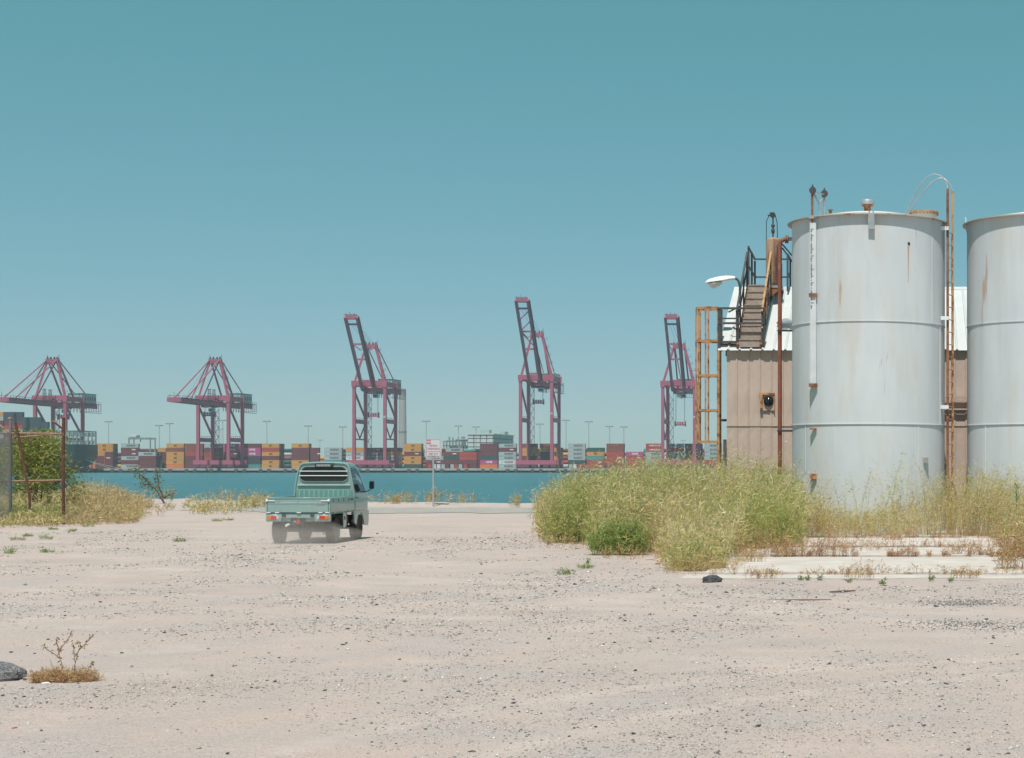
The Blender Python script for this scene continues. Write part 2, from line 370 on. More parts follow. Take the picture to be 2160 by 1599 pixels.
# ------------------------------------------------------------------ water
def water_material():
    m = bpy.data.materials.new('harbour_water'); m.use_nodes = True; N = m.node_tree; L = N.links; b = N.nodes['Principled BSDF']
    b.inputs['Base Color'].default_value = (.03, .16, .19, 1); b.inputs['Roughness'].default_value = .32; b.inputs['IOR'].default_value = 1.33
    b.inputs['Specular IOR Level'].default_value = .35
    tc = N.nodes.new('ShaderNodeTexCoord')
    mp = N.nodes.new('ShaderNodeMapping'); mp.inputs['Scale'].default_value = (.5, 1, 1); L.new(tc.outputs['Object'], mp.inputs[0])
    n1 = N.nodes.new('ShaderNodeTexNoise'); n1.inputs['Scale'].default_value = .55; n1.inputs['Detail'].default_value = 6; n1.inputs['Roughness'].default_value = .7; L.new(mp.outputs[0], n1.inputs[0])
    bp = N.nodes.new('ShaderNodeBump'); bp.inputs['Strength'].default_value = 1.0; bp.inputs['Distance'].default_value = .9; L.new(n1.outputs['Fac'], bp.inputs['Height']); L.new(bp.outputs[0], b.inputs['Normal'])
    n2 = N.nodes.new('ShaderNodeTexNoise'); n2.inputs['Scale'].default_value = .02; n2.inputs['Detail'].default_value = 8
    mp2 = N.nodes.new('ShaderNodeMapping'); mp2.inputs['Scale'].default_value = (.12, 1, 1); L.new(tc.outputs['Object'], mp2.inputs[0]); L.new(mp2.outputs[0], n2.inputs[0])
    mx = N.nodes.new('ShaderNodeMix'); mx.data_type = 'RGBA'; L.new(n2.outputs['Fac'], mx.inputs[0]); mx.inputs[6].default_value = (.028, .12, .145, 1); mx.inputs[7].default_value = (.052, .18, .205, 1)
    n3 = N.nodes.new('ShaderNodeTexNoise'); n3.inputs['Scale'].default_value = .35; n3.inputs['Detail'].default_value = 5; n3.inputs['Roughness'].default_value = .75
    mp3 = N.nodes.new('ShaderNodeMapping'); mp3.inputs['Scale'].default_value = (.35, .16, 1); L.new(tc.outputs['Object'], mp3.inputs[0]); L.new(mp3.outputs[0], n3.inputs[0])
    r3 = N.nodes.new('ShaderNodeMapRange'); r3.inputs[1].default_value = .40; r3.inputs[2].default_value = .62; L.new(n3.outputs['Fac'], r3.inputs[0])
    mx3 = N.nodes.new('ShaderNodeMix'); mx3.data_type = 'RGBA'; L.new(r3.outputs[0], mx3.inputs[0]); L.new(mx.outputs[2], mx3.inputs[6]); mx3.inputs[7].default_value = (.062, .178, .215, 1)
    L.new(mx3.outputs[2], b.inputs['Base Color']); return m
WL = -2.8
M['water'] = water_material()
b = MB(); b.add([(-2500, 60, WL), (2500, 60, WL), (2500, 1166, WL), (-2500, 1166, WL)], [(0, 1, 2, 3)])
tag(b.build('water', M['water']), 'calm teal harbour channel', kind='structure')

# ------------------------------------------------------------------ far quay
QZ = 1161.0; DK = 0.1
M['concrete'] = mat('quay_concrete', (.42, .41, .39), .9, var=.3, vscale=.15, bump=.2, bscale=2)
M['yard'] = mat('yard_asphalt', (.16, .16, .16), .9, var=.2, vscale=.05)
b = MB(); b.bx(-2500, 2500, QZ+6, 4200, -6, DK)
tag(b.build('terminal_ground', M['yard']), 'flat paved container terminal ground', kind='structure')
b = MB(); b.bx(-2500, 2500, QZ, QZ+5.996, -1.35, DK-.004); 
tag(b.build('quay_deck', M['concrete']), 'pale concrete quay deck edge across the channel', kind='structure')
M['rubber'] = mat('fender_rubber', (.075, .085, .085), .8, var=.3)
M['pile'] = mat('pile', (.10, .10, .095), .9)
fm = MB().bx(-1.1, 1.1, -.9, 0, -2.6, -.35, bev=.15).mesh('fender', M['rubber'])
for k in range(-4, 27):
    for d in (0, 17.6):
        u = 185.5+52.1*k+d
        if -20 < u < 1540:
            o = link('dock_fender', fm, None, (XU(u, QZ), QZ-.003, DK))
            tag(o, 'dark rubber fender block on the concrete quay edge', 'fender', 'fenders along the far quay')
for k in range(-4, 27):
    u = 194.5+52.1*k+17.6*1.5
    if -20 < u < 1540:
        o = MB((XU(u, QZ), QZ+1.5, -5)).tube((XU(u, QZ), QZ+1.5, -5), (XU(u, QZ), QZ+1.5, -1.36), .5, 8).build('quay_pile', M['pile'])
        tag(o, 'dark round pile under the concrete quay edge', 'pile', 'piles under the far quay')

# ------------------------------------------------------------------ shipping containers
CZ = 1195.0; CHH = 2.89; CL, CW = 12.19, 2.44
CC = {'O': ('orange-yellow', (.62, .30, .075)), 'B': ('burgundy', (.17, .045, .055)), 'R': ('red', (.42, .06, .05)), 'M': ('pale grey', (.42, .46, .46)),
      'G': ('dark green', (.035, .085, .08)), 'T': ('teal', (.09, .30, .30)), 'P': ('magenta', (.48, .075, .24)), 'D': ('dark slate', (.06, .065, .085)),
      'W': ('white', (.68, .69, .68)), 'N': ('bright orange', (.72, .20, .05)), 'K': ('rusty brown', (.26, .07, .055))}
def contmat(k):
    c = CC[k][1]; m = mat('container_'+CC[k][0].replace(' ', '_').replace('-', '_'), c, .55, var=.22, vscale=.25, dirt=.12, dcol=tuple(x*.5+.06 for x in c))
    N = m.node_tree; L = N.links; tc = N.nodes.new('ShaderNodeTexCoord'); wv = N.nodes.new('ShaderNodeTexWave'); wv.inputs['Scale'].default_value = 1.1
    bp = N.nodes.new('ShaderNodeBump'); bp.inputs['Strength'].default_value = .5; bp.inputs['Distance'].default_value = .04
    L.new(tc.outputs['Object'], wv.inputs[0]); L.new(wv.outputs['Fac'], bp.inputs['Height']); L.new(bp.outputs[0], N.nodes['Principled BSDF'].inputs['Normal']); return m
def cont_mesh(mt, L=CL, H=CHH):
    b = MB(); x, y = L/2, CW/2
    b.bx(-x+.12, x-.12, -y+.05, y-.05, .12, H-.14)
    for sx in (-1, 1):
        for sy in (-1, 1): b.bx(sx*x, sx*(x-.18), sy*y, sy*(y-.16), 0, H-.02)
    for sy in (-1, 1):
        b.bx(-x+.18, x-.18, sy*y, sy*(y-.1), 0.01, .16); b.bx(-x+.18, x-.18, sy*y, sy*(y-.1), H-.15, H-.03)
    for sx in (-1, 1):
        b.bx(sx*x, sx*(x-.1), -y+.16, y-.16, 0.01, .16); b.bx(sx*x, sx*(x-.1), -y+.16, y-.16, H-.17, H-.03)
    return b.mesh('shipping_container', mt)
CM = {k: contmat(k) for k in CC}
CMESH = {k: cont_mesh(CM[k]) for k in CC}
CMESH20 = {k: cont_mesh(CM[k], 6.06) for k in CC}
M['ink_dark'] = mat('ink_dark', (.05, .06, .075), .6); M['ink_white'] = mat('ink_white', (.75, .75, .75), .6); M['ink_black'] = mat('ink_black', (.03, .03, .03), .6)
M['star_blue'] = mat('star_blue', (.25, .55, .62), .6)
T_M = text_mesh('MAERSK', 1.75, M['ink_dark'], .01, .035, 6.2); T_1 = text_mesh('ONE', 1.9, M['ink_white'], .01, .06, 4.4)
T_S = text_mesh('MSC', 1.5, M['ink_black'], .01, .06, 2.3); T_H = text_mesh('HAMBURG SÜD', 1.3, M['ink_white'], .01, .03, 8.0)
T_X = text_mesh('HMM', 1.1, M['ink_white'], .01, .05, 2.6)
STAR = MB().box((0, 0, 0), (1.3, .02, 1.3)).mesh('logo_square', M['star_blue'])
MSCBOX = None
def put_container(k, x, y, z, label, group, text=None, L=None, rz=0.0):
    o = link('shipping_container', (CMESH20 if L else CMESH)[k], None, (x, y, z), (0, 0, rz)); tag(o, label, 'container', 'containers carried by the ship' if 'ship' in label else 'containers stacked on the far terminal')
    yf = -CW/2-.004
    if text == 'M':
        link('lettering', T_M, o, (.9, yf, CHH*.5)); link('logo', STAR, o, (-3.6, yf, CHH*.5))
    elif text == '1': link('lettering', T_1, o, (.2, yf, CHH*.5))
    elif text == 'S': link('lettering', T_S, o, (.2, yf, CHH*.5))
    elif text == 'H': link('lettering', T_H, o, (.2, yf, CHH*.5))
    elif text == 'X': link('lettering', T_X, o, (2.8, yf, CHH*.52))
    return o
TIER = ['ground tier', 'second tier', 'third tier', 'fourth tier', 'fifth tier', 'sixth tier', 'seventh tier', 'eighth tier']
def clabel(cols, i, extra=''):
    k = cols[i]; nm = CC[k][0]
    if i == len(cols)-1: w = 'topmost, above a %s one' % CC[cols[i-1]][0] if i else 'standing alone'
    elif i == 0: w = 'under a %s one' % CC[cols[1]][0]
    else: w = 'between %s and %s ones' % (CC[cols[i-1]][0], CC[cols[i+1]][0])
    r = ('%s container, %s, %s' % (nm, TIER[i], w)).replace(' a orange', ' an orange')
    e = r+', stack of %d topped %s' % (len(cols), CC[cols[-1]][0])
    if i == len(cols)-1 or len(e.replace('-', ' ').split()) > 16: e = r+('' if i == len(cols)-1 else ', stack topped %s' % CC[cols[-1]][0])
    return e if len(e.replace('-', ' ').split()) <= 16 else r
# front row: left edge column in the photo, colours from the ground up, rows standing behind at its end
STACKS = [
 (160, 'RBBD', 0), (184, 'OOOO', 0), (201, 'BBBBOO', 2), (255, 'MBMBBM', 0), (292, 'BBBM', 3), (351, 'NOOOKO', 0), (391, 'BBBRKK', 0),
 (431, 'RKRKBM', 0), (470.5, 'BBBBPP', 0), (513, 'TDDPPB', 0), (552, 'OOBORO', 3), (615, 'OOBBBO', 1), (655, 'BBBBB', 0), (684, 'BTMMM', 0),
 (730, 'TRWMO', 0), (770, 'BRMPB', 0), (810, 'TOMOB', 0), (852, 'GOOBOO', 1), (898, 'BBMO', 0), (932, 'BBGB', 0), (969, 'BBRR', 0),
 (1013, 'NPGBBB', 0), (1052, 'MWMMBM', 0), (1097, 'BDBOOK', 0), (1138, 'BBBDOK', 0), (1168, 'BBOOB', 0), (1198, 'DGMMMM', 0), (1238, 'RRTOG', 0),
 (1279, 'KRRRKK', 1), (1320, 'RRRP', 0), (1362, 'MMMMRR', 0), (1406, 'BMMMRM', 0), (1445, 'BBRBBB', 0), (1486, 'BRMMMM', 0), (1526, 'MBBBB', 0)]
HALF = {655, 1168}
crng = random.Random(3)
pitch = 2.62
for (u, cols, back) in STACKS:
    L = 6.06 if u in HALF else CL
    x0 = XU(u, CZ)
    for i, k in enumerate(cols):
        t = {'M': 'M', 'P': '1', 'O': 'S', 'W': 'M'}.get(k) if L == CL else None
        if k == 'R' and crng.random() < .5: t = 'X'
        if k == 'B' and crng.random() < .25: t = 'X'
        if u == 1362 and k == 'R': t = 'H'
        if k == 'O' and i == 0 and u == 351: t = None
        lab = clabel(cols, i); 
        put_container(k, x0+L/2+crng.uniform(-.14, .14), CZ+CW/2+crng.uniform(-.05, .05), DK+i*CHH, lab, lab, t, L if L != CL else None)
    for r in range(1, back+1):
        for i in range(len(cols)):
            k = crng.choice('BBDDKGBOM' if r > 1 else 'BBDK')
            lab = '%s container on the %s, at the end of a deep block of stacks' % (CC[k][0], TIER[i])
            put_container(k, x0+L/2+crng.uniform(-.1, .1), CZ+CW/2+r*pitch, DK+i*CHH, lab, lab)
# second row seen above low stacks
for (u, cols, dz) in [(333, 'BBBBO', 14), (940, 'BBBBM', 14), (903, 'BBBO', 14), (790, 'BBBBB', 10), (1000, 'BBBB', 12)]:
    for i, k in enumerate(cols):
        lab = '%s container on the %s, behind a lower stack' % (CC[k][0], TIER[i])
        put_container(k, XU(u, CZ+dz)+CL/2, CZ+CW/2+dz, DK+i*CHH, lab, lab, {'M': 'M', 'O': 'S'}.get(k) if i == len(cols)-1 else None)
# containers turned end-on along the quay front
DOOR = {k: MB().bx(-1.1, 1.1, -.03, 0, .2, CHH-.25).mesh('door', CM[k]) for k in 'WMRB'}
for j, u in enumerate([903, 912, 921.5, 931, 940, 950, 958.5, 967.5, 978, 1200, 1208.5, 1218, 1227]):
    k = 'RWWMBMRMR'[j] if j < 9 else 'MWRR'[j-9]
    lab = '%s container turned end-on to the quay, doors towards the water' % CC[k][0]
    o = put_container(k, XU(u, 1186)+1.2, 1186+3.1, DK, lab, lab, None, 6.06, R(90))
    for s in (-1,): 
        d = link('door', DOOR[k], o, (-3.035, 0, 0), (0, 0, R(-90)))

# ------------------------------------------------------------------ quay cranes
M['crane'] = mat('crane_red', (.44, .10, .165), .55, var=.2, vscale=.08, dirt=.1, dcol=(.3, .12, .16))
M['crane_dark'] = mat('crane_dark', (.13, .055, .09), .6)
M['crane_house'] = mat('crane_house', (.30, .47, .44), .5, var=.15, vscale=.2)
M['crane_house2'] = mat('crane_house_grey', (.55, .62, .62), .5, var=.1)
M['rope'] = mat('rope', (.10, .11, .13), .6)
WSZ, GA = 1165.0, 24.5
def crane(ul, ur, H, AP, up, label, house='crane_house', hw_off=0, boomL=60.0, ang=52.0, trol=.3, drop=16.0, xb=False, lean=0):
    xl, xr = XU(ul, WSZ), XU(ur, WSZ); xc = (xl+xr)/2; z0 = DK; yw, yl = WSZ, WSZ+GA
    T = thing('quay_crane', label, 'crane', (xc, yw, z0), 'ship-to-shore cranes on the far quay'); O = (xc, yw, z0)
    C = M['crane']
    def mb(): return MB(O)
    def Q(x, y, z): return Vector((x, y, z0+z))
    for y in (yw, yl):
        for x in (xl, xr):
            s = 1.15
            b = mb(); b.bar(Q(x, y, 5.6), Q(x, y, H-3.2), 2.0, 2.0); b.box(Q(x, y, H-2.6), (2.7, 2.7, 1.2)); b.build('leg', C, T)
    for y in (yw, yl):
        b = mb(); b.bx(xl-3.2, xr+3.2, y-1.0, y+1.0, z0+2.6, z0+5.6); sb = b.build('sill_beam', C, T)
        for x in (xl-1.0, xl+4, xr-4, xr+1.0):
            b = mb(); b.bx(x-1.9, x+1.9, y-.8, y+.8, z0+1.0, z0+2.58)
            for k in (-1.3, -.45, .45, 1.3): b.lathe([(.5, -.35), (.5, .35)], (x+k, y, z0+.52), 10, 'Y')
            b.build('wheel_bogie', M['crane_dark'], T)
        b = mb(); b.bx(xl-1.6, xr+1.6, y-1.2, y+1.2, z0+H-2.0, z0+H+1.3); b.build('upper_cross_beam', C, T)
    mid = H*.53 if not xb else H*.55
    if not up: mid = 19.5
    for x in (xl, xr):
        b = mb(); b.bx(x-.8, x+.8, yw+1, yl-1, z0+mid-1.4, z0+mid+1.4); pb = b.build('portal_beam', C, T)
        b = mb()
        for k in np.linspace(yw+2, yl-2, 7): b.bar(Q(x, k, mid+1.4), Q(x, k, mid+2.6), .14)
        b.bar(Q(x, yw+2, mid+2.6), Q(x, yl-2, mid+2.6), .16); b.build('handrail', M['crane_dark'], pb)
        b = mb(); b.bar(Q(x, yw+1, H-6), Q(x, yl-.8, mid+3), 1.1); b.build('diagonal_brace', C, T)
        b = mb(); b.bx(x-.9, x+.9, yw+1.3, yl-1.3, z0+H-2.4, z0+H+.6); b.build('side_beam', C, T)
        if xb:
            ym = (yw+yl)/2
            b = mb(); b.bar(Q(x, yw+1, mid-2), Q(x, ym, mid*.64), .7); b.bar(Q(x, yl-1, mid-2), Q(x, ym, mid*.64), .7)
            b.bar(Q(x, yw+1, mid*.62), Q(x, yl-1, mid*.62), .9); b.build('lower_brace', C, T)
    gs = 3.9; bz = H-4.6; hy = yw-3.0; be = yl+34
    for s in (-1, 1):
        b = mb(); b.bar(Q(xc+s*gs, hy, bz), Q(xc+s*gs, be, bz), 1.4, 2.9); b.build('trolley_girder', C, T)
    b = mb()
    for k in np.linspace(hy+4, be-.8, 6): b.bar(Q(xc-gs, k, bz), Q(xc+gs, k, bz), .9, 1.4)
    b.build('girder_tie', C, T)
    for y in (yw, yl):
        for s in (-1, 1): mb().bx(xc+s*gs-.6, xc+s*gs+.6, y-.9, y+.9, z0+bz+1.4, z0+H-1.9).build('girder_hanger', C, T)
    # boom
    hg = Q(xc, hy, bz); a = R(ang if up else .6)
    def BP(t, s, off=0.0): return hg+Vector((s*gs, -math.cos(a)*t*boomL-math.sin(a)*off, math.sin(a)*t*boomL+math.cos(a)*off)).copy()
    for s in (-1, 1):
        b = mb(); b.bar(BP(0, s), BP(1, s), 1.5, 2.9); b.build('boom_girder', C, T)
    for t in ((.12, .42, .63, .90, .995) if up else (.2, .42, .63, .84, .995)):
        b = mb(); b.bar(BP(t, -1), BP(t, 1), 1.2, 1.2 if t < .99 else 3.0); b.build('boom_tie', C, T)
    b = mb()
    for t in np.linspace(.02, .98, 16): b.bar(BP(t, 1, 1.4)+Vector((1.2, 0, 0)), BP(t, 1, 2.6)+Vector((1.2, 0, 0)), .16)
    b.bar(BP(.02, 1, 2.6)+Vector((1.2, 0, 0)), BP(.98, 1, 2.6)+Vector((1.2, 0, 0)), .2); b.bar(BP(.02, 1, 1.4)+Vector((1.2, 0, 0)), BP(.98, 1, 1.4)+Vector((1.2, 0, 0)), .9, .15)
    b.build('boom_walkway', M['crane_dark'], T)
    b = mb()
    for s in (-.7, .7): b.bar(BP(1, s, 1.5), BP(1, s, 3.4), .25)
    b.bar(BP(1, 0, 1.5), BP(1, 0, 5), .18); b.bar(BP(1, -1.1, 2.4), BP(1, 1.1, 2.4), .3); b.build('boom_tip_rail', M['crane_dark'], T)
    if up and not xb:
        b = mb()
        for t0, t1 in ((.64, .76), (.76, .88)): b.bar(BP(t0, -1), BP(t1, 1), .5); 
        b.bar(BP(.44, 1), BP(.62, -1), .5); b.build('boom_lattice', C, T)
    # mast (A-frame)
    ay = yw+3.0; ax = 3.4
    for s, x in ((-1, xl), (1, xr)):
        b = mb(); b.bar(Q(xc+s*ax, ay, AP-1), Q(x-s*.6, yw+.3, H+1.2), 1.35); b.build('mast_leg', C, T)
        b = mb(); b.bar(Q(xc+s*ax, ay+1.2, AP-1), Q(xc+s*gs, yl, H+1.0), .95); b.build('mast_back_leg', C, T)
        b = mb(); b.bar(Q(xc+s*ax, ay+1.2, AP), Q(xc+s*gs, be-4, bz+1.5), .55); b.build('backstay', C, T)
    b = mb(); b.bx(xc-ax-1, xc+ax+1, ay-1.2, ay+1.4, z0+AP-2.6, z0+AP+.2)
    cap = b.build('mast_head', C, T)
    for k in (-3.4, -1.2, 1.4, 3.3): mb().lathe([(.9, -.3), (.9, .3)], Q(xc+k, ay, AP+1.0), 12, 'X').build('rope_sheave', M['crane_dark'], cap)
    b = mb(); b.bar(Q(xc-4, ay+1, AP+.6), Q(xc+4, ay+1, AP+.6), .2); b.bar(Q(xc-4, ay+1, AP), Q(xc-4, ay+1, AP+3.2), .25); b.bar(Q(xc+4, ay+1, AP), Q(xc+4, ay+1, AP+3.4), .25); b.build('mast_head_rail', M['crane_dark'], cap)
    b = mb()
    for k in np.linspace(.12, .9, 5):
        p = Q(xc+ax, ay, AP-1).lerp(Q(xr-.6, yw+.3, H+1.2), k)
        b.box(p+Vector((1.6, 0, .2)), (2.4, 1.2, .18)); b.bar(p+Vector((2.8, -.6, .2)), p+Vector((2.8, -.6, 1.5)), .12); b.bar(p+Vector((.8, -.6, 1.5)), p+Vector((2.8, -.6, 1.5)), .12)
    b.build('mast_platform', M['crane_dark'], T)
    if up:
        for s in (-1, 1):
            b = mb(); m_ = Q(xc+s*ax, ay-1, AP-.5).lerp(BP(.62, s, 1.5), .5)+Vector((0, 4, -3.5))
            b.bar(Q(xc+s*ax, ay-1, AP-.5), m_, .4); b.bar(m_, BP(.62, s, 1.5), .4); b.build('forestay', C, T)
        b = mb()
        for s in (-.5, .1, .6): b.bar(Q(xc+s*ax, ay-1, AP+1), BP(.9, s, 1.5), .12)
        b.build('boom_hoist_rope', M['rope'], T)
    else:
        for s in (-1, 1):
            for t in (.42, .84):
                b = mb(); b.bar(Q(xc+s*ax, ay-1, AP-.5), BP(t, s, 1.5), .6); b.build('forestay', C, T)
        b = mb()
        for s in (-.5, .1, .6): b.bar(Q(xc+s*ax, ay-1, AP+.6), BP(.66, s, 1.5), .1)
        b.build('boom_hoist_rope', M['rope'], T)
        for t in (.03, .16):
            b = mb(); p = BP(t, .6, 1.5)
            for dx in (-.9, .9):
                for dy in (-.9, .9): b.bar(p+Vector((dx, dy, 0)), p+Vector((dx*.6, dy*.6, 8)), .22)
            for k in (2.5, 5, 8): b.box(p+Vector((0, 0, k)), (2, 2, .3))
            b.build('boom_latch_tower', M['crane_dark'], T)
    # machinery house on the back reach
    hm = M[house]; y0h, y1h = yl+9, yl+31
    b = mb(); b.bx(xc-4.6, xc+5.4, y0h, y1h, z0+bz+1.9, z0+bz+8.6, bev=.3); hs_ = b.build('machinery_house', hm, T)
    b = mb(); b.bx(xc-4.8, xc+5.6, y0h-.4, y1h+.4, z0+bz+8.62, z0+bz+8.95); b.build('house_roof', hm, hs_)
    b = mb()
    for k in np.linspace(y0h+2, y1h-2, 6): b.bx(xc+5.42, xc+5.5, k-.9, k+.9, z0+bz+4, z0+bz+6.6)
    b.bx(xc-2, xc+.2, y0h-.1, y0h-.02, z0+bz+2.2, z0+bz+5); b.build('house_louver', M['crane_dark'], hs_)
    b = mb(); b.bx(xc-6.2, xc+7.4, yl+5, be, z0+bz+1.5, z0+bz+1.8)
    for k in np.linspace(yl+5, be, 9): b.bar(Q(xc+7.3, k, bz+1.8), Q(xc+7.3, k, bz+3), .14); b.bar(Q(xc+7.3, k, bz+1.5), Q(xc+7.3, k, bz-4.5), .14)
    b.bar(Q(xc+7.3, yl+5, bz+3), Q(xc+7.3, be, bz+3), .16); b.bx(xc+5.6, xc+7.4, yl+8, be, z0+bz-4.7, z0+bz-4.5)
    for k in np.linspace(-5, 7, 8): b.bar(Q(xc+k, be, bz+1.5), Q(xc+k, be, bz-3.2), .14)
    b.bar(Q(xc-6, be, bz-3.2), Q(xc+7, be, bz-3.2), .16); b.build('service_platform', M['crane_dark'], T)
    # trolley, cab, spreader
    ty = yw+GA*trol
    b = mb(); b.bx(xc-4.4, xc+4.4, ty-3.5, ty+3.5, z0+bz-2.6, z0+bz-1.5); tr = b.build('trolley', M['crane_dark'], T)
    b = mb(); b.bx(xc+1.2, xc+4.4, ty-5.5, ty-2.2, z0+bz-5.6, z0+bz-2.62, bev=.3); cb = b.build('operator_cab', hm, T)
    b = mb(); b.bx(xc+1.5, xc+4.1, ty-5.62, ty-5.52, z0+bz-5.0, z0+bz-3.4); b.build('window', M['glass_dark'], cb)
    sz = bz-drop
    b = mb()
    for sx in (-3, 3):
        for sy in (-1, 1): b.bar(Q(xc+sx, ty+sy, bz-2.6), Q(xc+sx, ty+sy, sz+2.2), .14)
    b.build('hoist_rope', M['rope'], T)
    b = mb(); b.bx(xc-3.6, xc+3.6, ty-1.1, ty+1.1, z0+sz+1.0, z0+sz+1.7); b.bx(xc-3.9, xc+3.9, ty-.8, ty+.8, z0+sz-.5, z0+sz+.5)
    for sx in (-3.5, 3.5): b.bx(xc+sx-.3, xc+sx+.3, ty-1.2, ty+1.2, z0+sz-1.1, z0+sz+2.6)
    for sx in (-1.6, 0, 1.6): b.bx(xc+sx-.3, xc+sx+.3, ty-.6, ty+.6, z0+sz+.4, z0+sz+2.3)
    b.build('spreader', C, T)
    b = mb()
    for k in np.linspace(yl+4, be-2, 7): 
        b.path([Q(xc-gs-1, k, bz-1.4), Q(xc-gs-1, k+.8, bz-4.2), Q(xc-gs-1, k+1.8, bz-1.4)], .16, 5)
    b.build('festoon_cable', M['rope'], T)
    # stair tower on the rear leg
    b = mb(); x = xl+1.0; zz = 6.0; s = 1
    while zz < H-8:
        b.bar(Q(x+.3, yl+1.5, zz), Q(x+2.6, yl+1.5, zz+3.2), .5, .25) if s > 0 else b.bar(Q(x+2.6, yl+1.5, zz), Q(x+.3, yl+1.5, zz+3.2), .5, .25)
        b.box(Q(x+1.4, yl+1.5, zz), (3.0, 1.2, .15)); b.bar(Q(x+2.9, yl+1.0, zz), Q(x+2.9, yl+1.0, zz+1.2), .12); b.bar(Q(x, yl+1, zz+1.2), Q(x+2.9, yl+1, zz+1.2), .12)
        zz += 3.2; s = -s
    for dx in (.1, 2.8): b.bar(Q(x+dx, yl+1.8, 6), Q(x+dx, yl+1.8, H-6), .2)
    b.build('stair_tower', M['crane_dark'], T)
    if up:
        b = mb(); b.bx(xr+.4, xr+1.05, yw-1.04, yw-1.01, z0+mid+2, z0+mid+3.2)
        lt = text_mesh(label_num.pop(0), 1.5, M['ink_white'], .01, .04); link('number', lt, T, (xr-xc, -1.02, H*.6))
    return T
label_num = ['53', '52', '50']
crane(74, 138, 48.5, 74.5, False, 'red quay crane with lowered boom reaching over the moored ship', trol=.75, drop=9)
crane(418, 482, 48.5, 74.5, False, 'red quay crane with lowered boom standing over magenta containers', trol=-.25, drop=8)
crane(747, 812, 58.5, 84.5, True, 'red quay crane with raised boom in front of the concrete chimney', xb=True, trol=.35, drop=18, boomL=58.5, ang=52)
crane(1098, 1164, 62.5, 92.5, True, 'tallest red quay crane, boom raised, with pale grey machinery house', house='crane_house2', trol=.3, drop=13, boomL=67, ang=52)
crane(1398, 1465, 58.5, 84.5, True, 'red quay crane with raised boom seen beside the rusty caged ladder', xb=True, trol=.35, drop=24, boomL=58, ang=53)

# ------------------------------------------------------------------ moored ship
SY0, SY1 = 1124.0, 1156.0
sx1 = XU(164, SY0); sx0 = XU(-140, SY0); M['hull'] = mat('ship_hull', (.012, .035, .035), .5, var=.3, vscale=.1)
T = thing('container_ship', 'black container ship moored at the far quay, stern towards the open water', 'ship', (sx1, SY0, WL)); O = (sx1, SY0, WL)
top = ZV(937, SY0)
b = MB(O)
prof = [(0, top), (0, top-7), (-1.2, top-10), (-4, top-13), (-9, top-15), (-16, WL+.4), (-24, WL-1.5), (sx0-sx1, WL-1.5), (sx0-sx1, top)]
ring = []
ys = [SY0+.0, SY0+3, SY0+16, SY0+29, SY1]; ins = [2.2, .5, 0, .5, 2.2]
n = len(prof); vs = []
for y, i_ in zip(ys, ins):
    for (dx, z) in prof: vs.append((sx1+dx-(i_ if dx > -30 else 0), y+(0 if z > WL+3 else (2.0 if y < SY0+10 else -2.0 if y > SY0+22 else 0)), z))
fs = [(i*n+j, i*n+(j+1) % n, (i+1)*n+(j+1) % n, (i+1)*n+j) for i in range(4) for j in range(n)]+[tuple(range(n)), tuple(range(4*n, 5*n))[::-1]]
b.add(vs, fs, False); b.build('hull', M['hull'], T)
b = MB(O); M['ship_grey'] = mat('ship_lashing', (.20, .26, .26), .6, var=.3, vscale=.2)
xa, xb_ = XU(118, SY0), XU(160, SY0)
for y in (SY0+1.5, SY0+28):
    for k in np.linspace(xa, xb_, 6): b.bar((k, y, top), (k, y, top+8.8), .6)
    for z in (2.6, 5.6, 8.8): b.bar((xa, y, top+z), (xb_, y, top+z), .5)
    for k in np.linspace(xa, xb_, 6)[:-1]: b.bx(k+.5, k+1.7, y-.1, y+.1, top+.3, top+2.2); b.bx(k+.5, k+1.9, y-.1, y+.1, top+5.8, top+8.2)
for k in np.linspace(xa, xb_, 4): b.bar((k, SY0+1.5, top+8.8), (k, SY0+28, top+8.8), .5)
b.build('lashing_frame', M['ship_grey'], T)
b = MB(O)
for k in np.linspace(xa-4, xb_+1, 16): b.bar((k, SY0+.4, top), (k, SY0+.4, top+1.2), .1)
b.bar((xa-4, SY0+.4, top+1.2), (xb_+1, SY0+.4, top+1.2), .12); b.build('deck_rail', M['ship_grey'], T)
for bi, (u, tiers, ks) in enumerate([(-32, 8, 'GBMDDBMO'), (8.5, 8, 'DBBMRBDD'), (47.5, 7, 'DDBDDDG'), (82, 6, 'DDDDGD')]):
    z1 = [869, 869, 880, 890][bi]; ztop = ZV(z1, SY0+2)
    for r in range(0, 1):
        for i in range(tiers):
            k = ks[i] if r == 0 else crng.choice('DBG'); L20 = 6.06 if bi == 3 else None
            z = ztop-(tiers-i)*CHH; 
            lab = '%s container on the %s of the ship\'s deck cargo' % (CC[k][0], TIER[i])
            put_container(k, XU(u, SY0+2)+(3.03 if L20 else CL/2), SY0+2+CW/2+r*2.6, z, lab, lab, 'M' if (k == 'M' and r == 0) else None, L20)
    b = MB(O); b.bx(XU(u, SY0+2), XU(u, SY0+2)+(6 if bi == 3 else CL), SY0+1.6, SY0+30, top-.5, ztop-tiers*CHH-.01); b.build('hatch_cover', M['ship_grey'], T)
M['line'] = mat('mooring_line', (.75, .75, .72), .8)
for (u0_, v0_, u1_, v1_) in ((140, 957, 250, 985), (150, 956, 232, 988)):
    p, q = P(u0_, v0_, SY0+1), P(u1_, 987.5, QZ+.6); m_ = (p+q)/2-Vector((0, 0, .8))
    b = MB(tuple(p)); b.path([p, m_, q], .09, 5)
    tag(b.build('mooring_line', M['line']), 'pale mooring line running from the ship stern to the quay', 'rope', 'mooring lines of the ship')

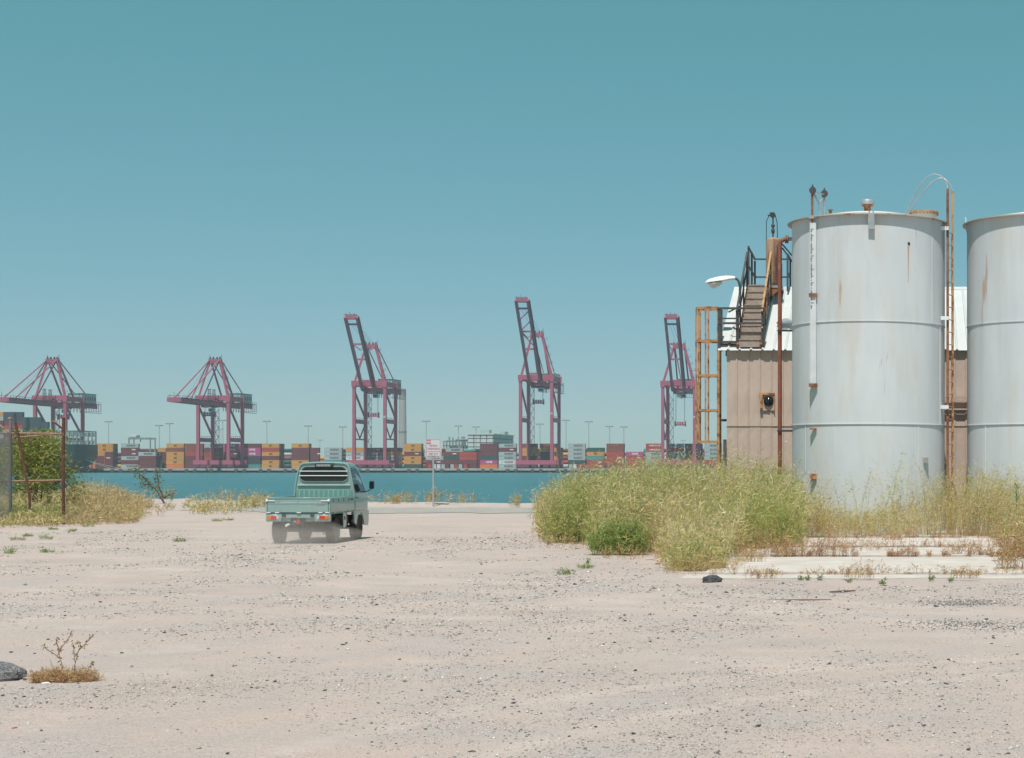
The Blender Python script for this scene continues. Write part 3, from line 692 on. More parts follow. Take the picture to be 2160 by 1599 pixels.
# ------------------------------------------------------------------ background things
M['mast'] = mat('mast_steel', (.36, .38, .38), .6)
def light_mast(u, v, Z, lab):
    x = XU(u, Z); z1 = ZV(v, Z); T = thing('floodlight_mast', lab, 'light mast', (x, Z, DK), 'floodlight masts of the terminal'); O = (x, Z, DK)
    MB(O).tube((x, Z, DK), (x, Z, z1), .42, 8, .2).build('pole', M['mast'], T)
    b = MB(O); b.lathe([(1.4, -.25), (1.4, .05)], (x, Z, z1), 12); b.bar((x-2.6, Z, z1+.1), (x+2.6, Z, z1+.1), .3); b.build('ring', M['mast'], T)
    for k in (-2.6, -1.3, 1.3, 2.6):
        MB(O).box((x+k, Z-.2, z1-.35), (.9, .7, .45)).build('floodlight', M['crane_dark'], T)
for u, v in ((229, 889), (336, 897), (358, 893), (470, 886), (563, 888), (650, 898), (723, 900), (899, 888), (967, 898), (1004, 900), (1139, 894), (1194, 886), (1242, 889), (1286, 899), (1316, 900)):
    light_mast(u, v, 1300, 'tall slender floodlight mast rising behind the container stacks')
for u, v in ((183, 925), (198, 926), (466, 905), (675, 928), (1441, 929)):
    light_mast(u, v, 1900, 'distant short floodlight mast barely clearing the containers')
M['chimney'] = mat('chimney_concrete', (.36, .35, .33), .9, var=.15, vscale=.1)
Z = 1700; x = XU(849, Z); q = Z/F
T = thing('chimney', 'tall tapered grey concrete chimney with a dark rim band', 'chimney', (x, Z, DK)); O = (x, Z, DK)
zt = ZV(821, Z)
MB(O).lathe([(8.4*q, DK), (8.2*q, ZV(925, Z)), (7.2*q, zt-6)], (x, Z, 0), 28).build('shaft', M['chimney'], T)
MB(O).lathe([(7.4*q, zt-6), (7.2*q, zt)], (x, Z, 0), 28).build('rim', mat('chimney_rim', (.25, .25, .24), .9), T)
MB(O).lathe([(8.6*q, ZV(912, Z)), (8.6*q, ZV(909, Z))], (x, Z, 0), 28).build('band', mat('chimney_band', (.22, .22, .21), .9), T)
# panelled white building
M['clad'] = mat('cladding', (.58, .62, .61), .6, var=.1, vscale=.1); M['clad_green'] = mat('cladding_green', (.30, .42, .40), .6, var=.15, vscale=.1)
M['clad_gap'] = mat('cladding_gap', (.10, .13, .13), .7)
Z = 1330; T = thing('power_station_hall', 'large pale hall clad in a grid of white panels', 'building', (XU(1015, Z), Z, DK)); O = tuple(T.location)
x0, x1 = XU(986, Z), XU(1040, Z); zt = ZV(916, Z); dep = 70.0
MB(O).bx(x0+.3, x1-.3, Z+.6, Z+dep-.3, DK, zt-.3).build('wall', M['clad_gap'], T)
NX, NZ = 4, 8
for i in range(NX):
    for j in range(NZ):
        w_ = (x1-x0)/NX; h_ = (zt-DK)/NZ
        MB(O).bx(x0+i*w_+.35, x0+(i+1)*w_-.35, Z+.2, Z+.58, DK+j*h_+.35, DK+(j+1)*h_-.35).build('panel', M['clad'], T)
ND = 9
for i in range(ND):
    for j in range(NZ):
        w_ = dep/ND; h_ = (zt-DK)/NZ
        MB(O).bx(x1-.28, x1+.1, Z+i*w_+.7, Z+(i+1)*w_-.1, DK+j*h_+.35, DK+(j+1)*h_-.35).build('panel', M['clad_green'], T)
MB(O).bx(x0-.5, x1+.6, Z-.4, Z+dep, zt-.28, zt+.5).build('roof', M['clad'], T)
MB(O).bx(x1-16, x1-9, Z+25, Z+33, zt+.5, zt+4).build('roof_vent', M['clad_green'], T); MB(O).bx(x1-6, x1-2, Z+48, Z+60, zt+.5, zt+3).build('roof_vent', M['clad_green'], T)
Z = 1360; T = thing('process_plant', 'grey green process plant of frames and pipes beside the panelled hall', 'plant', (XU(962, Z), Z, DK)); O = tuple(T.location)
x0, x1 = XU(936, Z), XU(988, Z); M['plant'] = mat('plant_steel', (.24, .30, .29), .6, var=.3, vscale=.2)
prn = random.Random(2)
b = MB(O)
for k in np.linspace(x0, x1, 9):
    for y in (Z, Z+8): b.bar((k, y, DK), (k, y, ZV(931, Z)), .8)
for z in np.linspace(4, ZV(931, Z), 6):
    for y in (Z, Z+8): b.bar((x0, y, z), (x1, y, z), .8)
b.build('steel_frame', M['plant'], T)
b = MB(O)
for i in range(26):
    k = prn.uniform(x0, x1-3); z = prn.uniform(2, ZV(932, Z)-3); b.bx(k, k+prn.uniform(1.5, 4), Z+2, Z+6, z, z+prn.uniform(1, 3))
b.build('equipment', mat('plant_equipment', (.40, .45, .44), .6), T)
b = MB(O)
for i in range(12):
    k = x0+2+(x1-x0-4)*i/11; b.tube((k, Z+4, ZV(931, Z)), (k, Z+4, ZV(931, Z)+prn.uniform(.8, 4)), .6, 8)
b.tube((x0+9, Z+2, ZV(931, Z)+1.4), (x1-1, Z+2, ZV(931, Z)+1.4), .8, 8); b.tube((x1-5, Z+3, DK), (x1-5, Z+3, ZV(921, Z)), 1.4, 10); b.build('pipe', M['plant'], T)
# yard carrier behind the stacks
Z = 1240; T = thing('yard_gantry_crane', 'small grey green yard gantry crane straddling a container stack', 'crane', (XU(295, Z), Z, DK)); O = tuple(T.location)
x0, x1 = XU(272, Z), XU(317, Z); zt = ZV(925, Z)
for k in (x0, x1):
    for y in (Z, Z+8): MB(O).bar((k, y, DK), (k, y, zt), .7).build('leg', M['plant'], T)
for y in (Z, Z+8): MB(O).bar((x0-.5, y, zt), (x1+.5, y, zt), .8, 1.3).build('girder', M['plant'], T)
b = MB(O); b.bx(x0+.5, x0+5.5, Z-.5, Z+6, zt+.7, zt+2.6, bev=.2); b.bx(x0+6.5, x0+8.4, Z-1, Z+1, zt-2.6, zt-.7); b.bar((x0+2, Z, zt+2.6), (x0+2, Z, zt+4), .2); b.build('trolley', M['crane_house2'], T)
# port tractor units

# ------------------------------------------------------------------ concrete slabs
M['slab'] = mat('slab_concrete', (.60, .535, .49), .9, var=.2, vscale=2.2, dirt=.45, dcol=(.42, .335, .29), bump=.25, bscale=30)
def slab(x0, x1, y0, y1, z, lab, seed, jag=.10):
    rr = np.random.default_rng(seed); n = 90
    xs = np.linspace(x0, x1, n); f = [(x, y0+rr.normal(0, jag)*.35+jag*math.sin(x*3)+2.2*jag*float(fbm(np.array([x*1.3]), np.array([seed*3.1]), 5)[0]-.47)) for x in xs]; bk = [(x, y1+rr.normal(0, jag)*.3) for x in xs[::-1]]
    b = MB((x0, y0, 0)); b.prism([Vector((p[0], p[1])) for p in f+bk], -.15, z, 'Z')
    return tag(b.build('concrete_slab', M['slab']), lab, 'slab', kind=None)
slab(-3.35, 7.5, 25.9, 26.75, .02, 'narrow cracked strip of concrete at the slab foot edging the gravel', 4, .09)
slab(-3.1, 7.5, 26.8, 31.5, .045, 'broad bleached concrete slab in front of the tanks', 1)
slab(-3.2, 7.5, 31.6, 34.6, .07, 'weathered middle concrete slab between two weedy joints', 2)
slab(-3.2, 8.5, 34.68, 38.6, .10, 'back concrete slab at the foot of the white tanks', 3)
slab(-3.2, 9.5, 38.66, 47.0, .13, 'concrete pad carrying the two white tanks', 5)
PAD = .13

# ------------------------------------------------------------------ storage tanks
def tank_material():
    m = bpy.data.materials.new('tank_paint'); m.use_nodes = True; N = m.node_tree; L = N.links; b = N.nodes['Principled BSDF']
    b.inputs['Roughness'].default_value = .85; b.inputs['Specular IOR Level'].default_value = .15
    tc = N.nodes.new('ShaderNodeTexCoord'); oi = N.nodes.new('ShaderNodeObjectInfo'); va = N.nodes.new('ShaderNodeVectorMath'); L.new(tc.outputs['Object'], va.inputs[0]); L.new(oi.outputs['Location'], va.inputs[1]); src_ = va.outputs[0]
    def noise(sc, st, det=5):
        mp = N.nodes.new('ShaderNodeMapping'); mp.inputs['Scale'].default_value = st; L.new(src_, mp.inputs[0])
        n = N.nodes.new('ShaderNodeTexNoise'); n.inputs['Scale'].default_value = sc; n.inputs['Detail'].default_value = det; n.inputs['Roughness'].default_value = .6; L.new(mp.outputs[0], n.inputs[0]); return n.outputs['Fac']
    def rng(s, a, c, hi=1.0):
        r = N.nodes.new('ShaderNodeMapRange'); r.inputs[1].default_value = a; r.inputs[2].default_value = c; r.inputs[4].default_value = hi; r.clamp = True; L.new(s, r.inputs[0]); return r.outputs[0]
    def mix(f, a, c):
        x = N.nodes.new('ShaderNodeMix'); x.data_type = 'RGBA'; L.new(f, x.inputs[0])
        for sk, q in ((x.inputs[6], a), (x.inputs[7], c)):
            if isinstance(q, tuple): sk.default_value = (*q, 1)
            else: L.new(q, sk)
        return x.outputs[2]
    c = mix(rng(noise(1.2, (1, 1, .35)), .35, .7), (.60, .63, .655), (.535, .565, .595))
    c = mix(rng(noise(2.2, (1, 1, .09)), .50, .74, .45), c, (.42, .45, .465))          # rain streaks
    c = mix(rng(noise(1.6, (1, 1, .22), 6), .50, .72, .5), c, (.53, .47, .39))         # yellowish stain
    c = mix(rng(noise(3.2, (1, 1, .12), 8), .655, .71, .6), c, (.42, .22, .11))         # thin rust runs
    L.new(c, b.inputs['Base Color'])
    bp = N.nodes.new('ShaderNodeBump'); bp.inputs['Strength'].default_value = .12; bp.inputs['Distance'].default_value = .03; L.new(noise(1.5, (1, 1, .6), 2), bp.inputs['Height']); L.new(bp.outputs[0], b.inputs['Normal'])
    return m
M['tank'] = tank_material(); M['tank_roof'] = mat('tank_roof', (.72, .68, .62), .6, var=.15, vscale=1)
M['rim'] = mat('rim_steel', (.36, .34, .30), .7, rust=.3, rscale=3)
TZ, TR = 42.2, 1.89; TC = [XU(1832, TZ), XU(2201, TZ)]; RIM = ZV(476, TZ)
def ring_part(r0, r1, z0, z1, c, n=96): return [(r0, z0), (r1, z0), (r1, z1), (r0, z1)]
def tank(xc, lab, first):
    T = thing('storage_tank', lab, 'tank', (xc, TZ, PAD)); O = (xc, TZ, PAD)
    zs = [PAD, ZV(894, TZ-TR)+0, ZV(676.5, TZ-TR), RIM]
    for i in range(3):
        b = MB(O); b.lathe([(TR-.004*(2-i), zs[i]+(.004 if i else 0)), (TR-.004*(2-i), zs[i+1])], (xc, TZ, 0), 128)
        b.build('shell_course', M['tank'], T)
        if i: MB(O).lathe([(TR-.01, zs[i]-.012), (TR+.014, zs[i]-.008), (TR+.014, zs[i]+.010), (TR-.01, zs[i]+.014)], (xc, TZ, 0), 128).build('weld_band', M['tank'], T)
    for i in range(3):
        for a_ in (R(-90+(-52, 12, -20)[i]), R(-90+(40, 68, 55)[i])):
            sx_, sy_ = xc+(TR+.001)*math.cos(a_), TZ+(TR+.001)*math.sin(a_)
            MB(O).bar((sx_, sy_, zs[i]+.02), (sx_, sy_, zs[i+1]-.03), .016, .012).build('weld_seam', M['tank'], T)
    MB(O).lathe([(TR-.03, RIM+.002), (TR+.11, RIM-.01), (TR+.11, RIM+.012), (TR-.02, RIM+.045)], (xc, TZ, 0), 128).build('rim', M['rim'], T)
    ap = ZV(447, TZ)
    MB(O).lathe([(TR-.01, RIM+.046), (TR*.5, RIM+.046+(ap-RIM)*.52), (.12, ap-.01), (.0005, ap)], (xc, TZ, 0), 96).build('roof', M['tank_roof'], T)
    return T, O, ap
T1, O1, ap = tank(TC[0], 'white steel storage tank with gauge board, ladder and rust streaks', True)
xc = TC[0]; fs_ = F/(TZ-TR)
# vent
vx = XU(1830, TZ)
b = MB(O1); b.lathe([(.09, ap-.06), (.09, ap+.13), (.14, ap+.14), (.14, ap+.17)], (vx, TZ, 0), 20); b.build('vent_neck', M['pale_rust'], T1)
MB(O1).lathe([(.12, ap+.17), (.17, ap+.175), (.17, ap+.25), (.155, ap+.285), (.10, ap+.31), (.0005, ap+.32)], (vx, TZ, 0), 24).build('vent_cap', M['galv'], T1)
# lug hanging over the rim
yf = TZ-math.sqrt(TR**2-(.71-.797)**2)-.01
lx = XU(1838, TZ-TR)
b = MB(O1); b.bx(lx-.075, lx+.075, TZ-TR-.11, TZ-TR-.088, ZV(484, TZ-TR), ZV(455, TZ-TR)); b.prism([(lx-.075, ZV(455, TZ-TR)), (lx+.075, ZV(455, TZ-TR)), (lx+.06, ZV(447, TZ-TR)), (lx, ZV(444, TZ-TR)), (lx-.06, ZV(447, TZ-TR))], TZ-TR-.11, TZ-TR-.088, 'Y')
b.build('lifting_lug', M['galv'], T1)
MB(O1).lathe([(.03, -.004), (.03, .006)], (lx, TZ-TR-.112, ZV(449, TZ-TR)), 14, 'Y').build('lug_eye', M['white_metal'], T1)
# manhole on the roof
mx, my = XU(1948, TZ+.2), TZ+.2; mz = RIM+.10
b = MB(O1); b.lathe([(.33, RIM-.1), (.33, mz+.22)], (mx, my, 0), 32); b.build('manhole_neck', M['tank_roof'], T1)
b = MB(O1); b.lathe([(.38, mz+.22), (.38, mz+.255)], (mx, my, 0), 32)
for k in range(24): a = k*math.pi/12; b.tube((mx+.36*math.cos(a), my+.36*math.sin(a), mz+.18), (mx+.36*math.cos(a), my+.36*math.sin(a), mz+.285), .012, 6)
for s in (-.17, .17): b.path([(mx+s-.04, my, mz+.255), (mx+s-.04, my, mz+.32), (mx+s+.04, my, mz+.32), (mx+s+.04, my, mz+.255)], .01, 6)
b.build('manhole_flange', M['pale_rust'], T1)
# cross valve
cx = XU(1752, TZ+.1); cz = RIM+.12
b = MB(O1); b.tube((cx, TZ, RIM-.05), (cx, TZ, cz+.28), .035, 10); b.tube((cx-.12, TZ, cz+.13), (cx+.12, TZ, cz+.13), .035, 10)
for d in (-.11, .11): b.lathe([(.06, -.015), (.06, .015)], (cx+d, TZ, cz+.13), 14, 'X')
b.lathe([(.06, 0), (.06, .03)], (cx, TZ, cz+.25), 14); b.build('roof_valve', M['rust'], T1)
# gauge board and its head
gxx = XU(1715.5, 40.83); dxg = gxx-xc; gy_ = TZ-math.sqrt(TR**2-dxg**2)-.10
zt, zb = ZV(470, gy_), ZV(815, gy_); M['gauge'] = mat('gauge_board', (.64, .67, .69), .6, var=.15, vscale=3)
b = MB(O1); b.bx(gxx-.075, gxx+.075, gy_-.02, gy_+.02, zb, zt); b.bx(gxx-.075, gxx-.06, gy_-.045, gy_-.02, zb, zt); b.bx(gxx+.06, gxx+.075, gy_-.045, gy_-.02, zb, zt)
gb = b.build('gauge_board', M['gauge'], T1)
b = MB(O1); grn = random.Random(9)
for k in range(60):
    z = zt-.15-k*.032
    if grn.random() < .75: b.bx(gxx-.055, gxx-.055+(.07 if k % 5 == 0 else .035), gy_-.026, gy_-.0215, z-.005*grn.uniform(.6, 1.6), z+.005)
b.build('gauge_mark', M['ink_dark'], gb)
for v_ in (458, 622, 812):
    z = ZV(v_, gy_); b = MB(O1); b.bx(gxx-.1, gxx+.1, gy_-.06, gy_+.12, z-.04, z+.035); b.build('gauge_bracket', M['galv'] if v_ == 458 else M['rust'], T1)
zh = ZV(404, gy_); xh2 = XU(1737, gy_)
b = MB(O1); b.tube((gxx-.02, gy_, zt), (gxx-.02, gy_, zh), .03, 8); b.build('head_pipe', M['rust'], T1)
b = MB(O1); b.tube((xh2, gy_+.5, RIM), (xh2, gy_+.5, zh-.02), .028, 8); b.bar((gxx, gy_, zh), (xh2, gy_+.5, zh), .035); b.bar((gxx+.02, gy_, zh-.05), (gxx+.14, gy_+.2, RIM+.35), .035); b.bar((xh2-.02, gy_+.5, zh-.05), (gxx+.15, gy_+.2, RIM+.35), .035); b.tube((gxx+.15, gy_+.2, RIM-.02), (gxx+.15, gy_+.2, RIM+.38), .025, 8); b.build('head_strut', M['galv'], T1)
for px, py in ((gxx-.01, gy_), (xh2, gy_+.5)):
    b = MB(O1); b.lathe([(.075, -.03), (.085, -.01), (.06, 0), (.085, .01), (.075, .03)], (px, py, zh+.03), 16, 'Y'); b.box((px, py, zh+.03), (.05, .12, .19)); b.tube((px, py, zh+.1), (px, py, zh+.17), .015, 6); b.build('pulley', M['dark_steel'], T1)
# small brackets lower down
for v0_, v1_ in ((903, 906), (999, 1010)):
    z0_, z1_ = ZV(v1_, gy_), ZV(v0_, gy_); MB(O1).bx(gxx-.08, gxx+.08, gy_-.02, gy_+.1, z0_, z1_).build('lower_bracket', M['pale_rust'], T1)
bxx = XU(1953.5, 40.45); dy_ = TZ-math.sqrt(TR**2-(bxx-xc)**2)
MB(O1).bx(bxx-.06, bxx+.06, dy_-.10, dy_+.02, ZV(977, 40.4), ZV(965, 40.4)).build('junction_box', mat('junction_box', (.30, .29, .26), .7), T1)
MB(O1).tube((bxx-.09, dy_-.03, PAD), (bxx-.09, dy_-.03, ZV(975, 40.4)), .014, 6).build('conduit', M['pale_rust'], T1)
# rust-ringed hole and its streak
hx = XU(1916, 40.6); hy_ = TZ-math.sqrt(TR**2-(hx-xc)**2); hz = ZV(514, 40.6)
MB(O1).lathe([(.045, 0.02), (.03, -.004)], (hx, hy_-.006, hz), 14, 'Y').build('drain_hole', mat('rust_hole', (.07, .03, .02), .9), T1)
b = MB(O1)
for k in range(8):
    w_ = .016*(1-k/9); z = hz-.04-k*.11; b.bx(hx-w_, hx+w_, hy_-.012, hy_+.03, z-.105, z)
b.build('rust_streak', mat('rust_streak', (.50, .33, .24), .8, var=.3, vscale=9), T1)
T2, O2, _ = tank(TC[1], 'white steel storage tank standing beside the laddered tank, vent pipe at its rim', False)
b = MB(O2); x = XU(2040, TZ); b.path([(x+.02, TZ-.05, RIM-.25), (x-.03, TZ-.05, RIM-.1), (x-.035, TZ-.05, RIM+.2)], .012, 6); b.build('vent_pipe', M['white_metal'], T2)
# ladder between the tanks
lay = [(1999, 41.65), (2009.5, 42.1)]; LT = thing('tank_ladder', 'tall rusty steel ladder with hooped hand rails between the tanks', 'ladder', (XU(2004, 41.9), 41.9, PAD)); OL = tuple(LT.location)
tops = []
for (u, Z_), vt in zip(lay, (398, 404)):
    b = MB(OL); b.bx(XU(u, Z_)-.032, XU(u, Z_)+.032, Z_-.02, Z_+.02, PAD, ZV(vt, Z_)); b.build('rail', M['rust'] if Z_ < 41.8 else M['pale_rust'], LT); tops.append(Vector((XU(u, Z_), Z_, ZV(vt, Z_))))
rm = None
z = PAD+.3
while z < ZV(470, 42):
    a_, c_ = Vector((XU(lay[0][0], lay[0][1]), lay[0][1], z)), Vector((XU(lay[1][0], lay[1][1]), lay[1][1], z))
    if rm is None: rm = MB((a_+c_)/2).tube(a_, c_, .012, 6).mesh('rung', M['galv'])
    link('rung', rm, LT, (a_+c_)/2-Vector(OL)); z += .3048
for i, pts in enumerate(([(1999, 398), (1995, 382), (1984, 371), (1970, 367), (1955, 373), (1940, 392), (1922, 425), (1906, 456)], [(2009.5, 404), (2004, 388), (1992, 377), (1981, 376), (1966, 384), (1948, 404), (1930, 430), (1913, 456)])):
    Zs = np.linspace(lay[i][1], 42.0+.25*i, 8); b = MB(OL); b.path([P(u, v, Zs[k]) for k, (u, v) in enumerate(pts)], .016, 8); b.build('hand_rail', M['galv'], LT)
for v_ in (483, 672, 859):
    b = MB(OL); z = ZV(v_, 41.7); b.bx(XU(1978, 41.6), XU(2001, 41.6), 41.55, 41.59, z-.045, z+.045); b.build('wall_bracket', M['white_metal'], LT)

# ------------------------------------------------------------------ metal building
BZ = 45.6; SB = F/BZ; M['wall'] = mat('wall_sheet', (.575, .455, .385), .8, var=.22, vscale=1.6, dirt=.42, dcol=(.40, .30, .26), rust=.22, rcol=(.36, .26, .215), rscale=3.0, streak=True)
M['roof'] = mat('roof_sheet', (.60, .61, .61), .5, metal=.0, var=.12, vscale=1.2, dirt=.12, dcol=(.55, .52, .48))
WX0, WX1 = XU(1533, BZ), 10.2; EV = ZV(738, BZ); SEAM = ZV(897.5, BZ); RZ = 50.0; RG = ZV(610, RZ)
HB = thing('metal_building', 'tan ribbed metal building with white sheet roof behind the tanks', 'building', (WX0, BZ, 0)); OB = (WX0, BZ, 0)
pw = .3065
def sheet(h, wdt=pw):
    b = MB(); t = .0; pts = [(0, 0), (wdt-.075, 0), (wdt-.05, -.02), (wdt-.025, -.02), (wdt, 0)]
    vs = []; 
    for z in (0, h): vs += [(x, y, z) for x, y in pts]
    vs += [(x, y+.012, z) for (x, y, z) in vs]
    n = len(pts); fs = [(i, i+1, n+i+1, n+i) for i in range(n-1)]+[(2*n+i, 3*n+i, 3*n+i+1, 2*n+i+1) for i in range(n-1)]
    fs += [(i, 2*n+i, 2*n+i+1, i+1) for i in range(n-1)]+[(n+i, n+i+1, 3*n+i+1, 3*n+i) for i in range(n-1)]+[(0, n, 3*n, 2*n), (n-1, 3*n-1, 4*n-1, 2*n-1)]
    b.add(vs, fs); return b.mesh('wall_panel', M['wall'])
hi, lo = sheet(EV-SEAM+.02), sheet(SEAM-.05+.0)
npn = int((WX1-WX0)/pw)
prn = random.Random(4)
for i in range(npn):
    link('wall_panel', lo, HB, (i*pw, prn.uniform(-.003, .003), .05)); link('wall_panel', hi, HB, (i*pw, -.018+prn.uniform(-.003, .003), SEAM-.02))
# core walls (gable ends and back)
dep = 2*(RZ-BZ); xe = WX0+npn*pw
b = MB(OB); b.prism([(BZ+.03, 0), (BZ+dep, 0), (BZ+dep, EV-.1), (RZ, RG-.12), (BZ+.03, EV-.1)], WX0+.01, xe-.01, 'X'); b.build('wall', M['wall'], HB)
# roof sheets
ov = .15; sl = (RG-EV)/(RZ-BZ); rl = math.hypot(RZ-BZ+ov, (RG-EV)*(1+ov/(RZ-BZ)))
rx0 = XU(1514, BZ-ov); rp = .305
def rsheet():
    b = MB(); pts = [(0, 0), (rp-.07, 0), (rp-.045, .035), (rp-.025, .035), (rp+.008, .004)]; vs = []
    for y in (0, rl): vs += [(x, y, z) for x, z in pts]
    vs += [(x, y, z-.01) for (x, y, z) in vs]; n = len(pts)
    fs = [(i, n+i, n+i+1, i+1) for i in range(n-1)]+[(2*n+i, 2*n+i+1, 3*n+i+1, 3*n+i) for i in range(n-1)]+[(i, i+1, 2*n+i+1, 2*n+i) for i in range(n-1)]+[(n+i, 3*n+i, 3*n+i+1, n+i+1) for i in range(n-1)]+[(0, 2*n, 3*n, n), (n-1, 2*n-1, 4*n-1, 3*n-1)]
    b.add(vs, fs); return b.mesh('roof_panel', M['roof'])
rs = rsheet(); nr = int((xe+.3-rx0)/rp); ez = EV+.02-sl*ov
for i in range(nr):
    link('roof_panel', rs, HB, (rx0+i*rp-WX0, -ov+prn.uniform(-.012, .012), ez+.03+prn.uniform(-.002, .002)), (math.atan(sl), 0, 0))
b = MB(OB); b.prism([(RZ-.01, RG-.02), (RZ+(RZ-BZ)+ov, ez), (RZ+(RZ-BZ)+ov, ez+.03), (RZ-.01, RG+.03)], rx0, rx0+nr*rp, 'X'); b.build('back_roof', M['roof'], HB)
b = MB(OB); b.prism([(RZ-.16, RG-.02), (RZ, RG+.07), (RZ+.16, RG-.02)], rx0, rx0+nr*rp, 'X'); b.build('ridge_cap', M['roof'], HB)
# vent opening
px0, px1, pz0, pz1 = XU(1603, BZ), XU(1634, BZ), ZV(866, BZ), ZV(831, BZ)
b = MB(OB); b.bx(px0, px1, BZ-.065, BZ-.045, pz0, pz1); b.build('vent_plate', M['wall'], HB)
b = MB(OB); th = .045
b.bx(px0-.01, px1+.01, BZ-.12, BZ-.066, pz1-.03, pz1+.02); b.bx(px0+.01, px0+.08, BZ-.14, BZ-.066, pz0+.06, pz1-.03); b.bx(px1-.02, px1+.01, BZ-.1, BZ-.066, pz0, pz1-.03); b.build('vent_frame', M['pale_rust'], HB)
vcx, vcz = (px0+px1)/2+.04, (pz0+pz1)/2+.02
b = MB(OB); b.lathe([(.0005, -.10), (.06, -.09), (.11, -.06), (.135, 0)], (vcx, BZ-.066, vcz), 24, 'Y'); b.build('vent_dome', M['glass_dark'], HB)
# conduit tray seen between the tanks
b = MB(OB)
for v_, h_ in ((837, .04), (845, .05), (862, .04)): b.bx(XU(1985, BZ), XU(2070, BZ), BZ-.16, BZ-.09, ZV(v_, BZ)-h_, ZV(v_, BZ))
b.build('conduit_tray', M['wall'], HB)

# ------------------------------------------------------------------ stair, platforms and ladder on the building
ST = thing('roof_stair', 'steel stair with hand rails climbing the white sheet roof', 'stair', (XU(1580, 45.2), 45.2, EV)); OS = tuple(ST.location)
sy0, sy1 = 45.5, 48.6; sz0, sz1 = ZV(736, sy0)+.05, ZV(603, sy1)
def SX(u0_, u1_, t): return XU(u0_, sy0)*(1-t)+XU(u1_, sy1)*t
xL0, xL1 = XU(1556, sy0), XU(1605, sy0)
M['mesh_tan'] = mat('tread_plate', (.42, .34, .29), .8, var=.35, vscale=9, bump=.4, bscale=60)
def SP(t, x, dz=0): return Vector((x, sy0+(sy1-sy0)*t, sz0+(sz1-sz0)*t+dz))
for x in (xL0, xL1):
    b = MB(OS); b.bar(SP(0, x), SP(1, x), .05, .16); b.build('stringer', M['rust'], ST)
nst = 9
for i in range(nst):
    t0, t1 = i/nst, (i+1)/nst; p, q = SP(t0, 0), SP(t1, 0)
    b = MB(OS); b.bx(xL0+.03, xL1-.03, p.y, q.y+.03, q.z-.03, q.z); b.build('tread', M['mesh_tan'], ST)
    b = MB(OS); b.bx(xL0+.035, xL1-.035, p.y+.02, p.y+.03, p.z, q.z-.031); b.build('riser', M['mesh_tan'], ST)
for x in (xL0-.03, xL1+.03):
    b = MB(OS); b.bar(SP(0, x, .95), SP(1.0, x, .95), .05); b.bar(SP(0, x, .5), SP(1.0, x, .5), .035); b.build('hand_rail', M['pale_rust'] if x > xL0 else M['dark_steel'], ST)
    for t in (.02, .34, .66, .98): MB(OS).bar(SP(t, x), SP(t, x, .95), .045).build('rail_post', M['dark_steel'], ST)
PL = thing('upper_platform', 'small dark steel platform with railings at the head of the roof stair', 'platform', (XU(1612, 49), 48.5, sz1-.4)); OP = tuple(PL.location)
ux0, ux1, uy0, uy1 = XU(1579, 48.5), XU(1648, 48.5), 48.5, 50.6; pz = sz1
MB(OP).bx(ux0, ux1, uy0, uy1, pz-.06, pz).build('deck', M['galv'], PL)
b = MB(OP); b.prism([(ux0, pz-.062), (ux1, pz-.062), (ux1-.25, pz-.28), (ux0+.22, pz-.28)], uy0+.02, uy0+.1, 'Y'); b.prism([(ux0, pz-.062), (ux1, pz-.062), (ux1-.25, pz-.28), (ux0+.22, pz-.28)], uy1-.1, uy1-.02, 'Y')
for k in (ux0+.3, ux1-.35): b.bx(k-.05, k+.05, uy0+.3, uy1-.3, RG-.3, pz-.28)
b.build('deck_support', M['rust'], PL)
posts = [(ux0, uy0, 1.12), (ux0, (uy0+uy1)/2, 1.08), (ux0, uy1, .95), (ux1+.12, uy0+.9, 1.0), (ux1+.12, uy1, 1.0), (ux1, uy0, .62), (ux0+.45, uy1, .95)]
for x, y, h_ in posts: MB(OP).bar((x, y, pz-.08), (x, y, pz+h_), .055).build('rail_post', M['dark_steel'], PL)
b = MB(OP)
for h_ in (1.08, .55): b.bar((ux0, uy0-.05, pz+h_), (ux0, uy1, pz+h_-.08), .045); b.bar((ux0, uy1, pz+h_-.08), (ux1+.12, uy1, pz+h_-.08), .045); b.bar((ux1+.12, uy1, pz+h_-.08), (ux1+.12, uy0+.9, pz+h_-.08), .045)
b.build('railing', M['dark_steel'], PL)
# pressure vessel
vz = 49.5; vx = XU(1632, vz); vr = .225; VT = thing('pressure_vessel', 'rusty upright pressure vessel on the upper platform', 'vessel', (vx, vz, pz)); OV = (vx, vz, pz); zt = ZV(503, vz)
M['vessel'] = mat('vessel_rust', (.30, .17, .10), .75, var=.55, vscale=3, rust=.4, rcol=(.14, .05, .025), rscale=2.5, streak=True, col2=(.42, .30, .21))
MB(OV).lathe([(vr*.55, pz+.02), (vr*.9, pz+.12), (vr, pz+.2), (vr, zt-.1), (vr*.93, zt-.04), (vr*.65, zt), (.03, zt+.03), (.0005, zt+.03)], (vx, vz, 0), 28).build('shell', M['vessel'], VT)
MB(OV).lathe([(vr*.8, pz), (vr*.8, pz+.05)], (vx, vz, 0), 24).build('skirt', M['rust'], VT)
zg = ZV(452, vz)
b = MB(OV); b.tube((vx-.02, vz, zt), (vx-.02, vz, zg-.1), .022, 8); b.lathe([(.03, 0), (.055, .05), (.05, .12), (.03, .17)], (vx-.02, vz, zt+.14), 12); b.lathe([(.045, 0), (.06, .04), (.04, .09)], (vx-.02, vz, zt+.33), 12); b.build('relief_valve', M['dark_steel'], VT)
